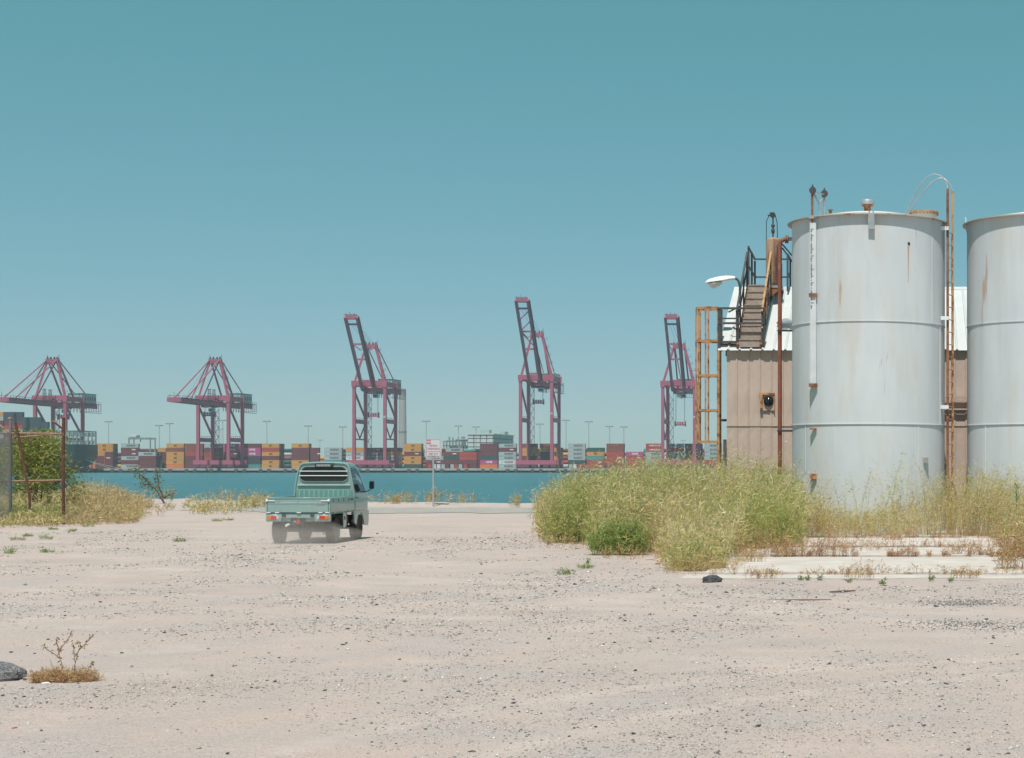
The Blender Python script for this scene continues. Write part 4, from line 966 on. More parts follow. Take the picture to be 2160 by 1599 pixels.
b = MB(OV); b.lathe([(.07, -.05), (.085, 0), (.07, .05)], (vx-.03, vz, zg-.02), 14, 'Y'); b.tube((vx-.17, vz, zg-.03), (vx+.05, vz, zg-.01), .028, 8); b.tube((vx-.1, vz, zg-.05), (vx-.1, vz, zg+.05), .018, 6); b.build('valve_head', M['black_paint'], VT)
b = MB(OV); b.path([(vx-.14, vz, zg-.05), (vx-.21, vz, zg-.2), (vx-.215, vz, zt-.1), (vx-.215, vz, pz+.1)], .012, 6); b.path([(vx+.03, vz, zg+.03), (vx+.10, vz, zg-.25), (vx+.11, vz, zt-.05), (vx+.115, vz-.23, zt-.25), (vx+.115, vz-.24, pz+.1)], .014, 6); b.build('tube_line', M['black_paint'], VT)
# lower platform at the eave
LP = thing('eave_platform', 'dark railed landing over the eave beside the caged ladder', 'platform', (XU(1560, 45.8), 46.37, EV)); OE = tuple(LP.location)
ex0, ex1 = XU(1515, 45.6), XU(1611, 45.6); ey0, ey1 = 45.6, 46.05; ezf = ZV(719, 45.6)
b = MB(OE); b.bx(ex0, ex1, ey0, ey0+.06, ezf-.06, ezf); b.bx(ex0, ex1, ey1-.06, ey1, ezf-.06, ezf); b.bx(ex0, ex0+.05, ey0+.06, ey1-.06, ezf-.06, ezf); b.build('deck_frame', M['dark_steel'], LP)
for k in range(3): MB(OE).bx(ex0+.06, XU(1556, 45.9), ey0+.08+k*.11, ey0+.17+k*.11, ezf-.03, ezf-.005).build('deck_plank', M['rust'], LP)
for x, y in ((ex0+.03, ey0), (XU(1557, 45.6), ey0), (ex1, ey0), (ex0+.03, ey1)): MB(OE).bar((x, y, ezf-.25), (x, y, ZV(650, 45.6)), .075 if x < ex0+.1 else .05).build('rail_post', M['dark_steel'], LP)
for v_ in (650.5, 682): MB(OE).bar((ex0, ey0-.03, ZV(v_, 45.6)), (ex1+.02, ey0-.03, ZV(v_, 45.6)), .04, .055).build('rail', M['dark_steel'], LP)
MB(OE).bar((ex0, ey0-.03, ZV(672, 45.6)), (XU(1557, 45.6), ey0-.03, ZV(672, 45.6)), .03, .04).build('rail', M['dark_steel'], LP)
b = MB(OE); b.bar((XU(1528, 45), ey1, ZV(651, 45)), (XU(1560, 45.4), ey1, ZV(639, 45.4)), .04); b.build('rail', M['dark_steel'], LP)
b = MB(OE)
for x in (ex0+.2, (ex0+ex1)/2, ex1-.1): b.bx(x-.03, x+.03, ey1-.2, ey1-.1, EV-.15, ezf-.06)
b.build('deck_support', M['dark_steel'], LP)
# caged ladder
CL_ = thing('caged_ladder', 'rusty caged ladder standing at the corner of the metal building', 'ladder', (XU(1517, 46.6), 46.6, 0)); OC = tuple(CL_.location)
lx = XU(1517, 46.6)
for y in (46.37, 46.83): MB(OC).bx(lx-.035, lx+.035, y-.03, y+.03, 0, ZV(651, 46.6)).build('rail', M['pale_rust'], CL_)
z = .35
rg = MB().tube((0, 46.37-46.6, 0), (0, 46.83-46.6, 0), .013, 6).mesh('rung', M['rust'])
while z < ezf: link('rung', rg, CL_, (0, 0, z)); z += .3048
hoops = [651, 720, 793, 866, 932]
xl_ = XU(1468, 46.6)-lx
def HPt(a): return (xl_+.30+(-.30)*math.cos(a) if a is not None else 0, .33*math.sin(a))
for v_ in hoops:
    z = ZV(v_, 46.6); pts = [Vector((lx, 46.33, z)), Vector((lx+xl_+.3, 46.27, z))]+[Vector((lx+xl_+.3-.3*math.sin(a), 46.61-.34*math.cos(a), z)) for a in np.linspace(.3, math.pi-.3, 7)]+[Vector((lx+xl_+.3, 46.95, z)), Vector((lx, 46.89, z))]
    b = MB(OC)
    for p, q in zip(pts[:-1], pts[1:]): b.bar(p, q, .012, .06)
    b.build('cage_hoop', M['pale_rust'], CL_)
for (dx, y) in ((xl_+.30, 46.27), (xl_+.09, 46.39), (xl_, 46.61), (xl_+.09, 46.83), (xl_+.30, 46.95)):
    MB(OC).bar((lx+dx, y, ZV(934, 46.6)), (lx+dx, y, ZV(650, 46.6)), .045, .012).build('cage_bar', M['pale_rust'], CL_)
b = MB(OC); b.bx(lx+.03, WX0+.02, 46.55, 46.63, ZV(889, 46.6), ZV(884, 46.6)); b.build('wall_brace', M['dark_steel'], CL_)
# old stump post beside it
x = XU(1529, 44.2); b = MB((x, 44.2, 0)); b.path([(x, 44.2, -.05), (x+.01, 44.2, 1.0), (x, 44.2, ZV(927, 44.2))], [.06, .05, .045], 8); tag(b.build('wooden_post', mat('old_wood', (.16, .12, .10), .9, var=.4, vscale=5)), 'short weathered post by the corner of the metal building', 'post')
# street lamp head on bent arm
LM = thing('street_lamp', 'pale cobra-head lamp on a bent dark arm above the roof', 'street lamp', (XU(1561, 46.3), 46.3, ZV(640, 46.3))); OL_ = tuple(LM.location); lz = 46.3
b = MB(OL_); b.path([P(1561, 640, lz), P(1561, 606, lz), P(1559, 595, lz), P(1555, 589, lz), P(1549, 587, lz)], .035, 10); b.build('arm', M['dark_steel'], LM)
def loft(b, secs, n=16):
    vs = []
    for (c, ry, rzu, rzd) in secs:
        for j in range(n):
            a = 2*math.pi*j/n; s = math.sin(a); vs.append(c+Vector((0, ry*math.cos(a), (rzu if s > 0 else rzd)*s)))
    k = len(secs); b.add(vs, [(i*n+j, i*n+(j+1) % n, (i+1)*n+(j+1) % n, (i+1)*n+j) for i in range(k-1) for j in range(n)]+[tuple(range(n))[::-1], tuple(range((k-1)*n, k*n))], True)
b = MB(OL_); loft(b, [(P(1551, 587, lz), .05, .045, .04), (P(1545, 588, lz), .07, .08, .03), (P(1530, 591, lz), .14, .125, .03), (P(1512, 594, lz), .17, .13, .02), (P(1496, 596, lz), .14, .10, .015), (P(1489, 597, lz), .08, .05, .012), (P(1487, 597, lz), .03, .02, .01)]); b.build('housing', M['white_metal'], LM)
b = MB(OL_); loft(b, [(P(1523, 595, lz), .10, .005, .03), (P(1518, 596, lz), .13, .005, .10), (P(1508, 597, lz), .15, .005, .155), (P(1498, 598, lz), .12, .005, .11), (P(1493, 598, lz), .07, .005, .03)]); b.build('lens', mat('lamp_lens', (.62, .68, .68), .25), LM)
# red-brown pipe beside the tank
RP = thing('riser_pipe', 'long red-brown pipe rising beside the laddered tank', 'pipe', (XU(1645, 42.2), 42.2, 0)); OR = tuple(RP.location); rx = XU(1645, 42.2); zt = ZV(506, 42.2)
b = MB(OR); b.path([(rx, 42.2, -.05), (rx, 42.2, zt-.1), (rx+.03, 42.2, zt-.03), (rx+.10, 42.2, zt+.01), (rx+.2, 42.2, zt+.02)], .052, 14); b.build('pipe', M['red_pipe'], RP)
b = MB(OR); b.lathe([(.10, -.02), (.10, .02)], (rx+.15, 42.2, zt+.015), 18, 'X'); b.lathe([(.10, .03), (.10, .06)], (rx+.15, 42.2, zt+.015), 18, 'X'); b.build('flange', M['rust'], RP)
MB(OR).tube((rx+.2, 42.2, zt+.02), (xc-TR+.05, 42.2, zt+.02), .045, 12).build('stub', M['galv'], RP)
for v_ in (698, 909): MB(OR).bar((rx-.06, 42.13, ZV(v_, 42.2)), (xc-TR+.03, 42.13, ZV(v_, 42.2)), .03, .045).build('bracket', M['black_paint'], RP)
for v0_, v1_ in ((515, 543), (523, 556)): MB(OR).bar(P(1650, v0_, 42.3), P(1674, v1_, 42.2), .03).build('guy_rod', M['dark_steel'], RP)
# round vent on the roof beside the pipe
rvx = XU(1658, 47); b = MB((rvx, 47, EV)); zr = EV+sl*(47-BZ)
b.lathe([(.2, zr-.1), (.2, zr+.14), (.26, zr+.15), (.26, zr+.2), (.05, zr+.3)], (rvx, 47, 0), 20); tag(b.build('roof_ventilator', M['galv']), 'round galvanised ventilator on the white sheet roof', 'vent')

# ------------------------------------------------------------------ small pickup truck (x right, y forward, z up)
def truck_paint():
    m = mat('truck_paint', (.25, .365, .35), .28, spec=.5, var=.12, vscale=2, dirt=.28, dcol=(.38, .40, .36)); 
    m.node_tree.nodes['Principled BSDF'].inputs['Coat Weight'].default_value = .6; return m
M['tp'] = truck_paint(); M['tp_in'] = mat('truck_inner', (.13, .29, .255), .5)
M['chrome'] = mat('bright_trim', (.82, .84, .84), .3); M['tyre'] = mat('tyre', (.045, .043, .043), .9, var=.3, vscale=8, dirt=.35, dcol=(.16, .135, .12), bump=.5, bscale=30)
M['rimm'] = mat('wheel_rim', (.07, .075, .08), .4, metal=.5); M['under'] = mat('underbody', (.045, .04, .038), .85, var=.4, vscale=5, dirt=.3, dcol=(.15, .12, .10))
M['lamp_red'] = mat('lamp_red', (.50, .035, .02), .25); M['lamp_amber'] = mat('lamp_amber', (.65, .17, .02), .25); M['lamp_clear'] = mat('lamp_clear', (.5, .52, .5), .2)
TKZ = 37.55
TK = thing('pickup_truck', 'small sea-green cab-over pickup truck with low drop-side bed, seen from behind', 'truck', (0, 0, 0))
tcx = XU(628.5, TKZ); TK.location = (tcx, TKZ, .0); TK.rotation_euler = (0, 0, R(3.0))
HW = .6975
def pb(b, name, m, par=None): return b.build(name, M[m], par or TK)
# cab body loft
def hw(z, zt):
    zz = [.40, .66, .95, 1.08, 1.40, 1.66, 1.72]; ww = [.66, .69, .697, .69, .63, .572, .55]
    return float(np.interp(z, zz, ww))
st = [(2.02, 1.775), (2.05, 1.80), (2.14, 1.812), (2.35, 1.815), (2.58, 1.80), (2.72, 1.77), (2.78, 1.735), (2.90, 1.565), (3.02, 1.39), (3.13, 1.225), (3.20, 1.11), (3.25, 1.02), (3.285, .93), (3.30, .80), (3.30, .66)]
secs = []
for y, zt in st:
    k = min(1.0, (zt-.66)/.6+.001); side = []
    zs_ = [.66, .66+.28*min(1, (zt-.66)/.3), ]
    zc = zt-.085 if zt > 1.2 else zt-.04*max(0, min(1, (zt-.66)/.3))
    for t in np.linspace(0, 1, 8): side.append((hw(.66+(zc-.66)*t, zt), .66+(zc-.66)*t))
    e = hw(zc, zt); rr_ = (.10 if zt > 1.2 else .05)
    if y > 3.2: side = [(sx*(1-.06*((y-3.2)/.1)), sz) for sx, sz in side]; e *= (1-.06*((y-3.2)/.1))
    side += [(e-.025, zt-.035 if zt > 1.2 else zt-.012), (e-.085, zt-.008), (e*.5, zt+.006), (0, zt+.01)]
    full = side+[(-x, z) for x, z in side[-2::-1]]; secs.append([(x, y, z) for x, z in full])
b = MB(); n = len(secs[0]); vs = [p for s_ in secs for p in s_]
b.add(vs, [(i*n+j, i*n+j+1, (i+1)*n+j+1, (i+1)*n+j) for i in range(len(secs)-1) for j in range(n-1)], True)
b.add(secs[0], [tuple(range(n))]); b.add(secs[-1], [tuple(range(n))[::-1]])
b.add([secs[i][0] for i in range(len(secs))]+[secs[i][-1] for i in range(len(secs))], [tuple(list(range(len(secs)))+list(range(2*len(secs)-1, len(secs)-1, -1)))])
cab = pb(b, 'cab', 'tp')
# rear frame rim of the cab (pillar edges and roof lip)
path = []
for x, z in ((.675, .98), (.648, 1.30), (.60, 1.55), (.565, 1.68), (.53, 1.745), (.46, 1.778), (.25, 1.79), (0, 1.793)): path.append((x, 2.012, z))
path = path+[(-x, y, z) for x, y, z in path[-2::-1]]
b = MB(); b.path(path, .021, 8); pb(b, 'pillar_trim', 'tp', cab)
# rear window
def rrect(w_, h_, r_, n_=6, cx=0, cz=0, taper=0):
    pts = []
    for (sx, sz, a0) in ((1, 1, 0), (-1, 1, 90), (-1, -1, 180), (1, -1, 270)):
        for k in range(n_+1):
            a = R(a0+90*k/n_); z = sz*(h_/2-r_)+r_*math.sin(a); x = sx*(w_/2-r_)+r_*math.cos(a); pts.append((cx+x*(1-taper*z/h_), cz+z))
    return pts
b = MB(); b.prism(rrect(1.10, .36, .14, 6, 0, 1.535, .06), 1.995, 2.022, 'Y'); pb(b, 'rear_window_seal', 'tp', cab)
b = MB(); b.prism(rrect(1.055, .325, .125, 6, 0, 1.537, .06), 1.988, 1.996, 'Y'); rw = pb(b, 'rear_window', 'glass_dark', cab)
for z in (1.60, 1.495):
    b = MB(); b.tube((-.545, 1.965, z), (.545, 1.965, z), .009, 8)
    for x in (-.54, .54, -.19, .19): b.tube((x, 1.965, z), (x, 1.99, z), .009, 6)
    pb(b, 'window_guard_bar', 'chrome')
b = MB(); b.bx(-.20, .22, 1.955, 1.993, 1.70, 1.765, bev=.008); lb = pb(b, 'high_stop_lamp', 'black_paint')
b = MB()
for k in range(10):
    for r_ in (0, 1): b.bx(-.155+k*.032, -.131+k*.032, 1.949, 1.954, 1.712+r_*.024, 1.729+r_*.024)
b.build('lamp_segment', M['lamp_clear'], lb)
# pressed ridge and ribs on the rear wall
b = MB(); b.prism([(2.02, 1.245), (1.985, 1.262), (1.985, 1.278), (2.02, 1.30)], -.60, .60, 'X'); pb(b, 'pressed_ridge', 'tp', cab)
b = MB(); b.bx(-.64, .64, 2.0, 2.02, .72, 1.165); pb(b, 'guard_panel', 'tp_in', cab)
for k in range(11):
    x = -.555+k*.111; b = MB(); b.bx(x-.018, x+.018, 1.986, 1.999, .74, 1.15, bev=.005); pb(b, 'rib', 'tp', cab)
# side windows, door outline, handles, mirrors
for s in (-1, 1):
    poly = [(2.13, 1.09), (2.15, 1.62), (2.20, 1.675), (2.60, 1.665), (2.74, 1.60), (3.06, 1.14), (3.06, 1.09)]
    vs = []
    for off in (.004, -.02): vs += [(s*(hw(z, 2)+off), y, z) for y, z in poly]
    n7 = len(poly); b = MB(); b.add(vs, [tuple(range(n7)), tuple(range(n7, 2*n7))[::-1]]+[(i, (i+1) % n7, n7+(i+1) % n7, n7+i) for i in range(n7)]); pb(b, 'side_window', 'glass_dark', cab)
    b = MB()
    for p, q in (((2.10, .68), (2.12, 1.70)), ((2.12, 1.70), (2.66, 1.70)), ((2.10, .68), (2.98, .68))):
        for t in range(6):
            a_, c_ = np.array(p)*(1-t/6)+np.array(q)*t/6, np.array(p)*(1-(t+1)/6)+np.array(q)*(t+1)/6
            b.bar((s*(hw(a_[1], 2)+.001), a_[0], a_[1]), (s*(hw(c_[1], 2)+.001), c_[0], c_[1]), .006)
    dr = pb(b, 'door_seam', 'black_paint', cab)
    b = MB(); b.bx(s*.695, s*.715, 2.17, 2.28, .97, 1.0, bev=.005); pb(b, 'door_handle', 'black_paint', cab)
    b = MB(); b.bar((s*.68, 3.04, 1.10), (s*.80, 3.02, 1.16), .02); pb(b, 'mirror_arm', 'black_paint')
    b = MB(); b.box((s*.84, 3.0, 1.27), (.115, .06, .20), bev=.025); mr = pb(b, 'side_mirror', 'black_paint')
    b = MB(); b.bx(s*.84-.045, s*.84+.045, 2.966, 2.9695, 1.19, 1.35); b.build('mirror_glass', M['glass_dark'], mr)
    # lower side panels round the front wheel
    arch = [(2.55+.335*math.cos(a), .29+.335*math.sin(a)) for a in np.linspace(R(170), R(12), 14)]
    low = [(2.02, .665), (2.02, .40), (2.17, .37)]+[a for a in arch if True]+[(2.95, .33), (3.22, .30), (3.30, .40), (3.30, .665)]
    b = MB(); b.prism(low, s*.692, s*.655, 'X'); pb(b, 'front_fender', 'tp', cab)
    b = MB(); b.bx(s*.60, s*.655, 2.10, 2.19, .36, .66); pb(b, 'inner_arch', 'under')
b = MB(); b.bx(-.68, .68, 3.24, 3.33, .34, .56, bev=.03); pb(b, 'front_bumper', 'tp')
b = MB(); b.prism([(2.81, 1.735), (3.19, 1.14), (3.20, 1.15), (2.82, 1.745)], -.54, .54, 'X'); pb(b, 'windscreen', 'glass_dark', cab)
for s in (-1, 1): b = MB(); b.lathe([(.09, 0), (.08, .02), (.02, .03)], (s*.5, 3.30, .76), 18, 'Y'); pb(b, 'headlight', 'lamp_clear', cab)
# bed
b = MB(); b.bx(-.685, .685, .03, 1.97, .655, .70); bed = pb(b, 'bed_floor', 'tp_in')
for s in (-1, 1):
    b = MB(); x0_, x1_ = s*.690, s*.664; b.bx(x0_, x1_, .045, 1.97, .70, 1.00)
    b.bx(s*.699, s*.655, .045, 1.97, 1.0, 1.025, bev=.006); b.bx(s*.6975, s*.690, .06, 1.96, .705, .905)
    g = pb(b, 'side_gate', 'tp')
    for k in range(4): y_ = .25+k*.43; b = MB(); b.bx(s*.690, s*.6965, y_, y_+.02, .925, .985); pb(b, 'gate_hook', 'black_paint', g)
    for k in range(3): y_ = .3+k*.62; b = MB(); b.bx(s*.685, s*.703, y_, y_+.13, .675, .70); pb(b, 'gate_hinge', 'tp', g)
b = MB(); b.bx(-.655, .655, 0.008, .03, .70, 1.0); b.bx(-.665, .665, -.004, .04, 1.0, 1.025, bev=.006); b.bx(-.652, .652, -.006, .01, .705, .885)
b.prism([(-.006, .885), (-.014, .893), (-.014, .903), (.01, .915)], -.652, .652, 'X'); tg = pb(b, 'tailgate', 'tp')
for x in (-.43, 0.0, .43): b = MB(); b.bx(x-.01, x+.01, -.004, .012, .925, .99); pb(b, 'rope_hook', 'tp', tg)
for x in (-.635, -.45, .02, .49, .635): b = MB(); b.bx(x-.045, x+.045, -.012, .02, .685, .702); pb(b, 'hinge', 'chrome', tg)
for s in (-1, 1):
    b = MB(); b.bx(s*.662, s*.697, 0.0, .042, .66, 1.03, bev=.006); pb(b, 'corner_post', 'tp')
    b = MB(); b.bx(s*.50, s*.655, -.022, -.008, .955, .968); b.bx(s*.645, s*.69, -.03, -.002, .94, .985, bev=.006); pb(b, 'latch', 'chrome', tg)
tt = text_mesh('CARRY', .05, mat('badge_red', (.36, .16, .14), .5), .001, 0, .20); link('badge', tt, tg, (.50, -.0075, .855))
tw = text_mesh('4WD', .06, M['black_paint'], .001, .001, .13); o = link('badge', tw, TK, (.6992, 1.80, .95), (0, 0, R(90)))
# rear panel with lamps
b = MB()
for s in (-1, 1): b.bx(s*.36, s*.697, .0, .10, .495, .665, bev=.012)
b.bx(-.36, .36, .02, .10, .575, .662); b.bx(-.36, .36, .05, .12, .50, .572); rp_ = pb(b, 'rear_panel', 'tp')
for s in (-1, 1):
    b = MB(); b.bx(s*.40, s*.675, -.006, .004, .53, .635, bev=.004); ho = pb(b, 'tail_lamp', 'galv')
    b = MB(); b.bx(s*.575, s*.662, -.018, -.005, .545, .622, bev=.006); b.build('indicator_lens', M['lamp_amber'], ho)
    b = MB(); b.bx(s*.465, s*.573, -.018, -.005, .545, .622, bev=.006); b.build('stop_lens', M['lamp_red'], ho)
    b = MB(); b.bx(s*.41, s*.463, -.016, -.005, .547, .62, bev=.006); b.build('reverse_lens', M['lamp_clear'], ho)
    b = MB(); b.bx(s*.265, s*.345, -.004, .02, .60, .65, bev=.006); pb(b, 'bump_stop', 'black_paint')
b = MB(); b.bx(-.155, .145, -.01, .03, .405, .58, bev=.006); pl = pb(b, 'number_plate_holder', 'black_paint')
b = MB(); b.prism([(-.03, .45), (.055, .45), (.048, .52), (.03, .545), (-.005, .545), (-.023, .52)], -.03, -.012, 'Y'); b.build('fog_lamp', M['lamp_red'], pl)
b = MB(); b.bx(-.085, -.045, -.018, -.011, .48, .515); b.build('plate_lamp', M['galv'], pl)
# underbody
b = MB()
for s in (-1, 1): b.bx(s*.30, s*.38, .10, 3.1, .42, .56)
for y_ in (.12, .7, 1.3, 1.9): b.bx(-.38, .38, y_, y_+.08, .43, .55)
b.bx(-.55, .55, .13, 1.9, .56, .652); ch = pb(b, 'chassis', 'under')
b = MB(); b.tube((-.58, .62, .29), (.58, .62, .29), .045, 10); b.lathe([(.03, -.11), (.11, -.06), (.12, 0), (.11, .06), (.03, .11)], (-.05, .62, .30), 16, 'X'); b.bx(-.20, .45, .75, 1.05, .27, .47, bev=.03); pb(b, 'rear_axle', 'under')
b = MB(); b.tube((-.52, 2.55, .29), (.52, 2.55, .29), .05, 10); b.bx(-.4, .4, 2.0, 2.5, .26, .5, bev=.04); pb(b, 'front_axle', 'under')
b = MB(); b.path([(-.18, .9, .36), (-.26, .4, .36), (-.29, .10, .40)], .055, 10); pb(b, 'muffler', 'under'); b = MB(); b.tube((-.22, .1, .43), (-.25, -.02, .41), .028, 10); pb(b, 'exhaust_tip', 'chrome')
for s in (-1, 1):
    for sx in (.42,): 
        b = MB(); b.path([(s*.45, .15, .50), (s*.45, .62, .36), (s*.45, 1.15, .50)], .03, 6); pb(b, 'leaf_spring', 'under')
b = MB(); b.bx(.50, .66, 1.12, 1.62, .36, .62, bev=.02); pb(b, 'fuel_tank', 'under')
b = MB(); b.prism([(1.10, .655), (1.36, .655), (1.36, .36), (1.22, .32), (1.12, .34)], .668, .685, 'X'); fp = pb(b, 'side_flap', 'tp'); b = MB(); b.bx(.684, .690, 1.19, 1.27, .50, .58); b.build('filler_opening', M['black_paint'], fp)
for s in (-1, 1): b = MB(); b.bx(s*.50, s*.68, .985, 1.0, .30, .62); pb(b, 'mud_flap', 'under')
# wheels
def tyre_mesh():
    b = MB(); r_, wd = .292, .165; pr = [(.165, -wd/2+.01), (.20, -wd/2-.006), (.255, -wd/2-.008), (.28, -wd/2+.01), (r_-.004, -wd/2+.03), (r_-.004, -.03), (r_-.012, -.026), (r_-.012, -.016), (r_-.003, -.012), (r_-.003, .012), (r_-.012, .016), (r_-.012, .026), (r_-.004, .03), (r_-.004, wd/2-.03), (.28, wd/2-.01), (.255, wd/2+.008), (.20, wd/2+.006), (.165, wd/2-.01)]
    b.lathe(pr, (0, 0, 0), 36, 'X')
    for k in range(36):
        a = 2*math.pi*k/36
        for s in (-1, 1):
            m_ = Matrix.Rotation(a, 3, 'X'); b.box(m_@Vector((s*.062, 0, r_-.002)), (.042, .028, .012), m=m_)
    return b.mesh('tyre', M['tyre'])
def rim_mesh():
    b = MB(); b.lathe([(.165, -.06), (.17, .05), (.155, .06), (.14, .03), (.06, .025), (.055, .055), (.03, .06), (.0005, .06)], (0, 0, 0), 28, 'X')
    for k in range(8):
        m_ = Matrix.Rotation(2*math.pi*k/8, 3, 'X'); b.box(m_@Vector((.038, 0, .10)), (.02, .03, .10), m=m_)
    return b.mesh('rim', M['rimm'])
tym, rim = tyre_mesh(), rim_mesh()
for s in (-1, 1):
    for y_ in (.62, 2.55):
        W = link('wheel', MB().tube((-.07, 0, 0), (.02, 0, 0), .06, 12).mesh('wheel', M['under']), TK, (s*.585, y_, .29), (0, 0, 0 if s > 0 else math.pi))
        link('tyre', tym, W); link('rim', rim, W)

# ------------------------------------------------------------------ plants
M['leaf'] = leafmat('weed_leaf', .45); M['leaf_dry'] = leafmat('dry_grass', .4)
class Veg:
    def __init__(s): s.v = []; s.f = []; s.c = []; s.n = 0
    def ribbons(s, pts, wid, col, side=None):
        # pts (n,k,3), wid (n,k) -> tapering ribbons
        n, k, _ = pts.shape; d = pts[:, -1]-pts[:, 0]
        if side is None:
            a = RNG.uniform(0, 6.28, n); side = np.stack([np.cos(a), np.sin(a)*.5, np.zeros(n)], 1)
        side = side/np.linalg.norm(side, axis=1, keepdims=True)
        L = pts-side[:, None]*wid[..., None]*.5; Rr = pts+side[:, None]*wid[..., None]*.5
        v = np.stack([L, Rr], 2).reshape(n, k*2, 3)
        q = np.array([[2*i, 2*i+1, 2*i+3, 2*i+2] for i in range(k-1)])
        f = (q[None]+(np.arange(n)*k*2)[:, None, None]).reshape(-1, 4)+s.n
        s.v.append(v.reshape(-1, 3)); s.f.append(f); s.c.append(np.repeat(col, k*2, 0)); s.n += n*k*2
    def leaves(s, pos, dr, ln, wd, col):
        n = len(pos); dr = dr/np.linalg.norm(dr, axis=1, keepdims=True); r = RNG.normal(0, 1, (n, 3)); sd = np.cross(dr, r); sd /= np.linalg.norm(sd, axis=1, keepdims=True)
        m = pos+dr*ln[:, None]*.45; v = np.stack([pos, m-sd*wd[:, None]*.5, pos+dr*ln[:, None]-np.array([0, 0, .12])*ln[:, None], m+sd*wd[:, None]*.5], 1)
        f = np.arange(n*4).reshape(n, 4)+s.n; s.v.append(v.reshape(-1, 3)); s.f.append(f); s.c.append(np.repeat(col, 4, 0)); s.n += n*4
    def mesh(s, name, mt):
        v = np.concatenate(s.v); f = np.concatenate(s.f); c = np.concatenate(s.c)
        me = raw_mesh(name, v, f, c); me.materials.append(mt); return me
def pick(pal, n, p=None, var=.18):
    pal = np.array(pal); i = RNG.choice(len(pal), n, p=p); return pal[i]*RNG.uniform(1-var, 1+var, (n, 1))
GRN = [(.33, .38, .11), (.50, .48, .17), (.64, .56, .24), (.74, .63, .34), (.68, .53, .31), (.21, .27, .08), (.78, .70, .48)]
GP = [.14, .20, .24, .16, .10, .06, .10]
DRY = [(.62, .47, .26), (.54, .37, .20), (.68, .56, .36), (.46, .41, .19), (.46, .26, .15), (.38, .40, .16)]
DP = [.27, .18, .22, .13, .10, .10]
RED = [(.54, .29, .17), (.46, .21, .12), (.62, .42, .26), (.36, .27, .14), (.38, .17, .10)]
RP_ = [.3, .22, .22, .14, .12]
FRESH = [(.20, .32, .09), (.29, .41, .14), (.40, .46, .20), (.12, .21, .06), (.48, .47, .23)]
def weeds(V, x, y, h, pal, pp, nleaf=14, ll=.10, lw=.016, lean=.28, stemw=.008, seed=False, z0=None, tlo=.12):
    n = len(x); z = ground_h(x, y) if z0 is None else np.full(n, z0); base = np.stack([x, y, z-.02], 1)
    a = RNG.uniform(0, 6.28, n); ld = np.stack([np.cos(a), np.sin(a)], 1)*(RNG.uniform(.05, 1, n)*lean*h)[:, None]; ld[:, 0] += .10*h
    t = np.linspace(0, 1, 5); pts = np.zeros((n, 5, 3))
    pts[..., :2] = base[:, None, :2]+ld[:, None]*(t**1.7)[None, :, None]; pts[..., 2] = base[:, None, 2]+h[:, None]*t[None]*(1-.08*t[None])
    col = pick(pal, n, pp); V.ribbons(pts, stemw*np.linspace(1, .35, 5)[None]*np.ones((n, 1)), col*.9)
    m = n*nleaf; ii = np.repeat(np.arange(n), nleaf); tt = RNG.uniform(tlo, 1.0, m)**.8
    k = np.minimum((tt*4).astype(int), 3); fr = tt*4-k; pos = pts[ii, k]*(1-fr)[:, None]+pts[ii, k+1]*fr[:, None]
    spread = .10*h[ii]*(1.1-tt)*1.2
    pos = pos+RNG.normal(0, 1, (m, 3))*spread[:, None]*np.array([1, 1, .35])
    pos[:, 2] = np.maximum(pos[:, 2], z[ii]+.01)
    b_ = RNG.uniform(0, 6.28, m); el = RNG.uniform(.1, 1.3, m); dr = np.stack([np.cos(b_)*np.cos(el)+.15, np.sin(b_)*np.cos(el), np.sin(el)], 1)
    ln = ll*np.clip(RNG.lognormal(0, .45, m), .35, 2.4); V.leaves(pos, dr, ln, lw*RNG.uniform(.5, 1.5, m), pick(pal, m, pp, .26))
def inpoly(x, y, poly):
    r = np.zeros(len(x), bool); n = len(poly); j = n-1
    for i in range(n):
        xi, yi = poly[i]; xj, yj = poly[j]
        c = ((yi > y) != (yj > y)) & (x < (xj-xi)*(y-yi)/(yj-yi+1e-12)+xi); r ^= c; j = i
    return r
def scatter(poly, n):
    P_ = np.array(poly); lo, hi = P_.min(0), P_.max(0); x = RNG.uniform(lo[0], hi[0], n*4); y = RNG.uniform(lo[1], hi[1], n*4); k = inpoly(x, y, poly); return x[k][:n], y[k][:n]
def UV(u, v): z = GZ(v); return (XU(u, z), z)
# big mound of wild mustard and grass
V = Veg()
poly = [UV(1128, 1112), UV(1148, 1146), UV(1245, 1150), UV(1275, 1170), UV(1385, 1168), UV(1405, 1200), UV(1470, 1206), UV(1530, 1195), UV(1570, 1168), UV(1690, 1160), (XU(1690, 38.4), 38.4), (XU(1655, 41), 41.0), (XU(1500, 44), 44.0), (XU(1250, 46), 46)]
x, y = scatter(poly, 6200)
kp = (y > 31.5) | (RNG.uniform(0, 1, len(x)) < .55); x, y = x[kp], y[kp]
hmax = np.interp(y, [26, 28.5, 31.5, 34, 37, 40, 46], [.30, .55, .85, 1.25, 1.62, 1.74, 1.64])
uu = U0+F*x/y; hmax *= np.interp(uu, [1140, 1200, 1300, 1420, 1600, 1690], [.66, .90, 1.0, 1.08, 1.04, .80])
h = hmax*RNG.uniform(.5, 1.1, len(x)); tall = RNG.uniform(0, 1, len(x)) < .10; h[tall] *= RNG.uniform(1.05, 1.28, tall.sum())
h *= .78+.5*fbm(x*.9, y*.6, 81)
ed = fbm(x*1.1+3, y*.8, 82)+.12*np.clip((32-y)/4, 0, 1)+RNG.normal(0, .05, len(x))+np.where((uu > 1400) & (uu < 1600) & (y < 35), .07, 0)
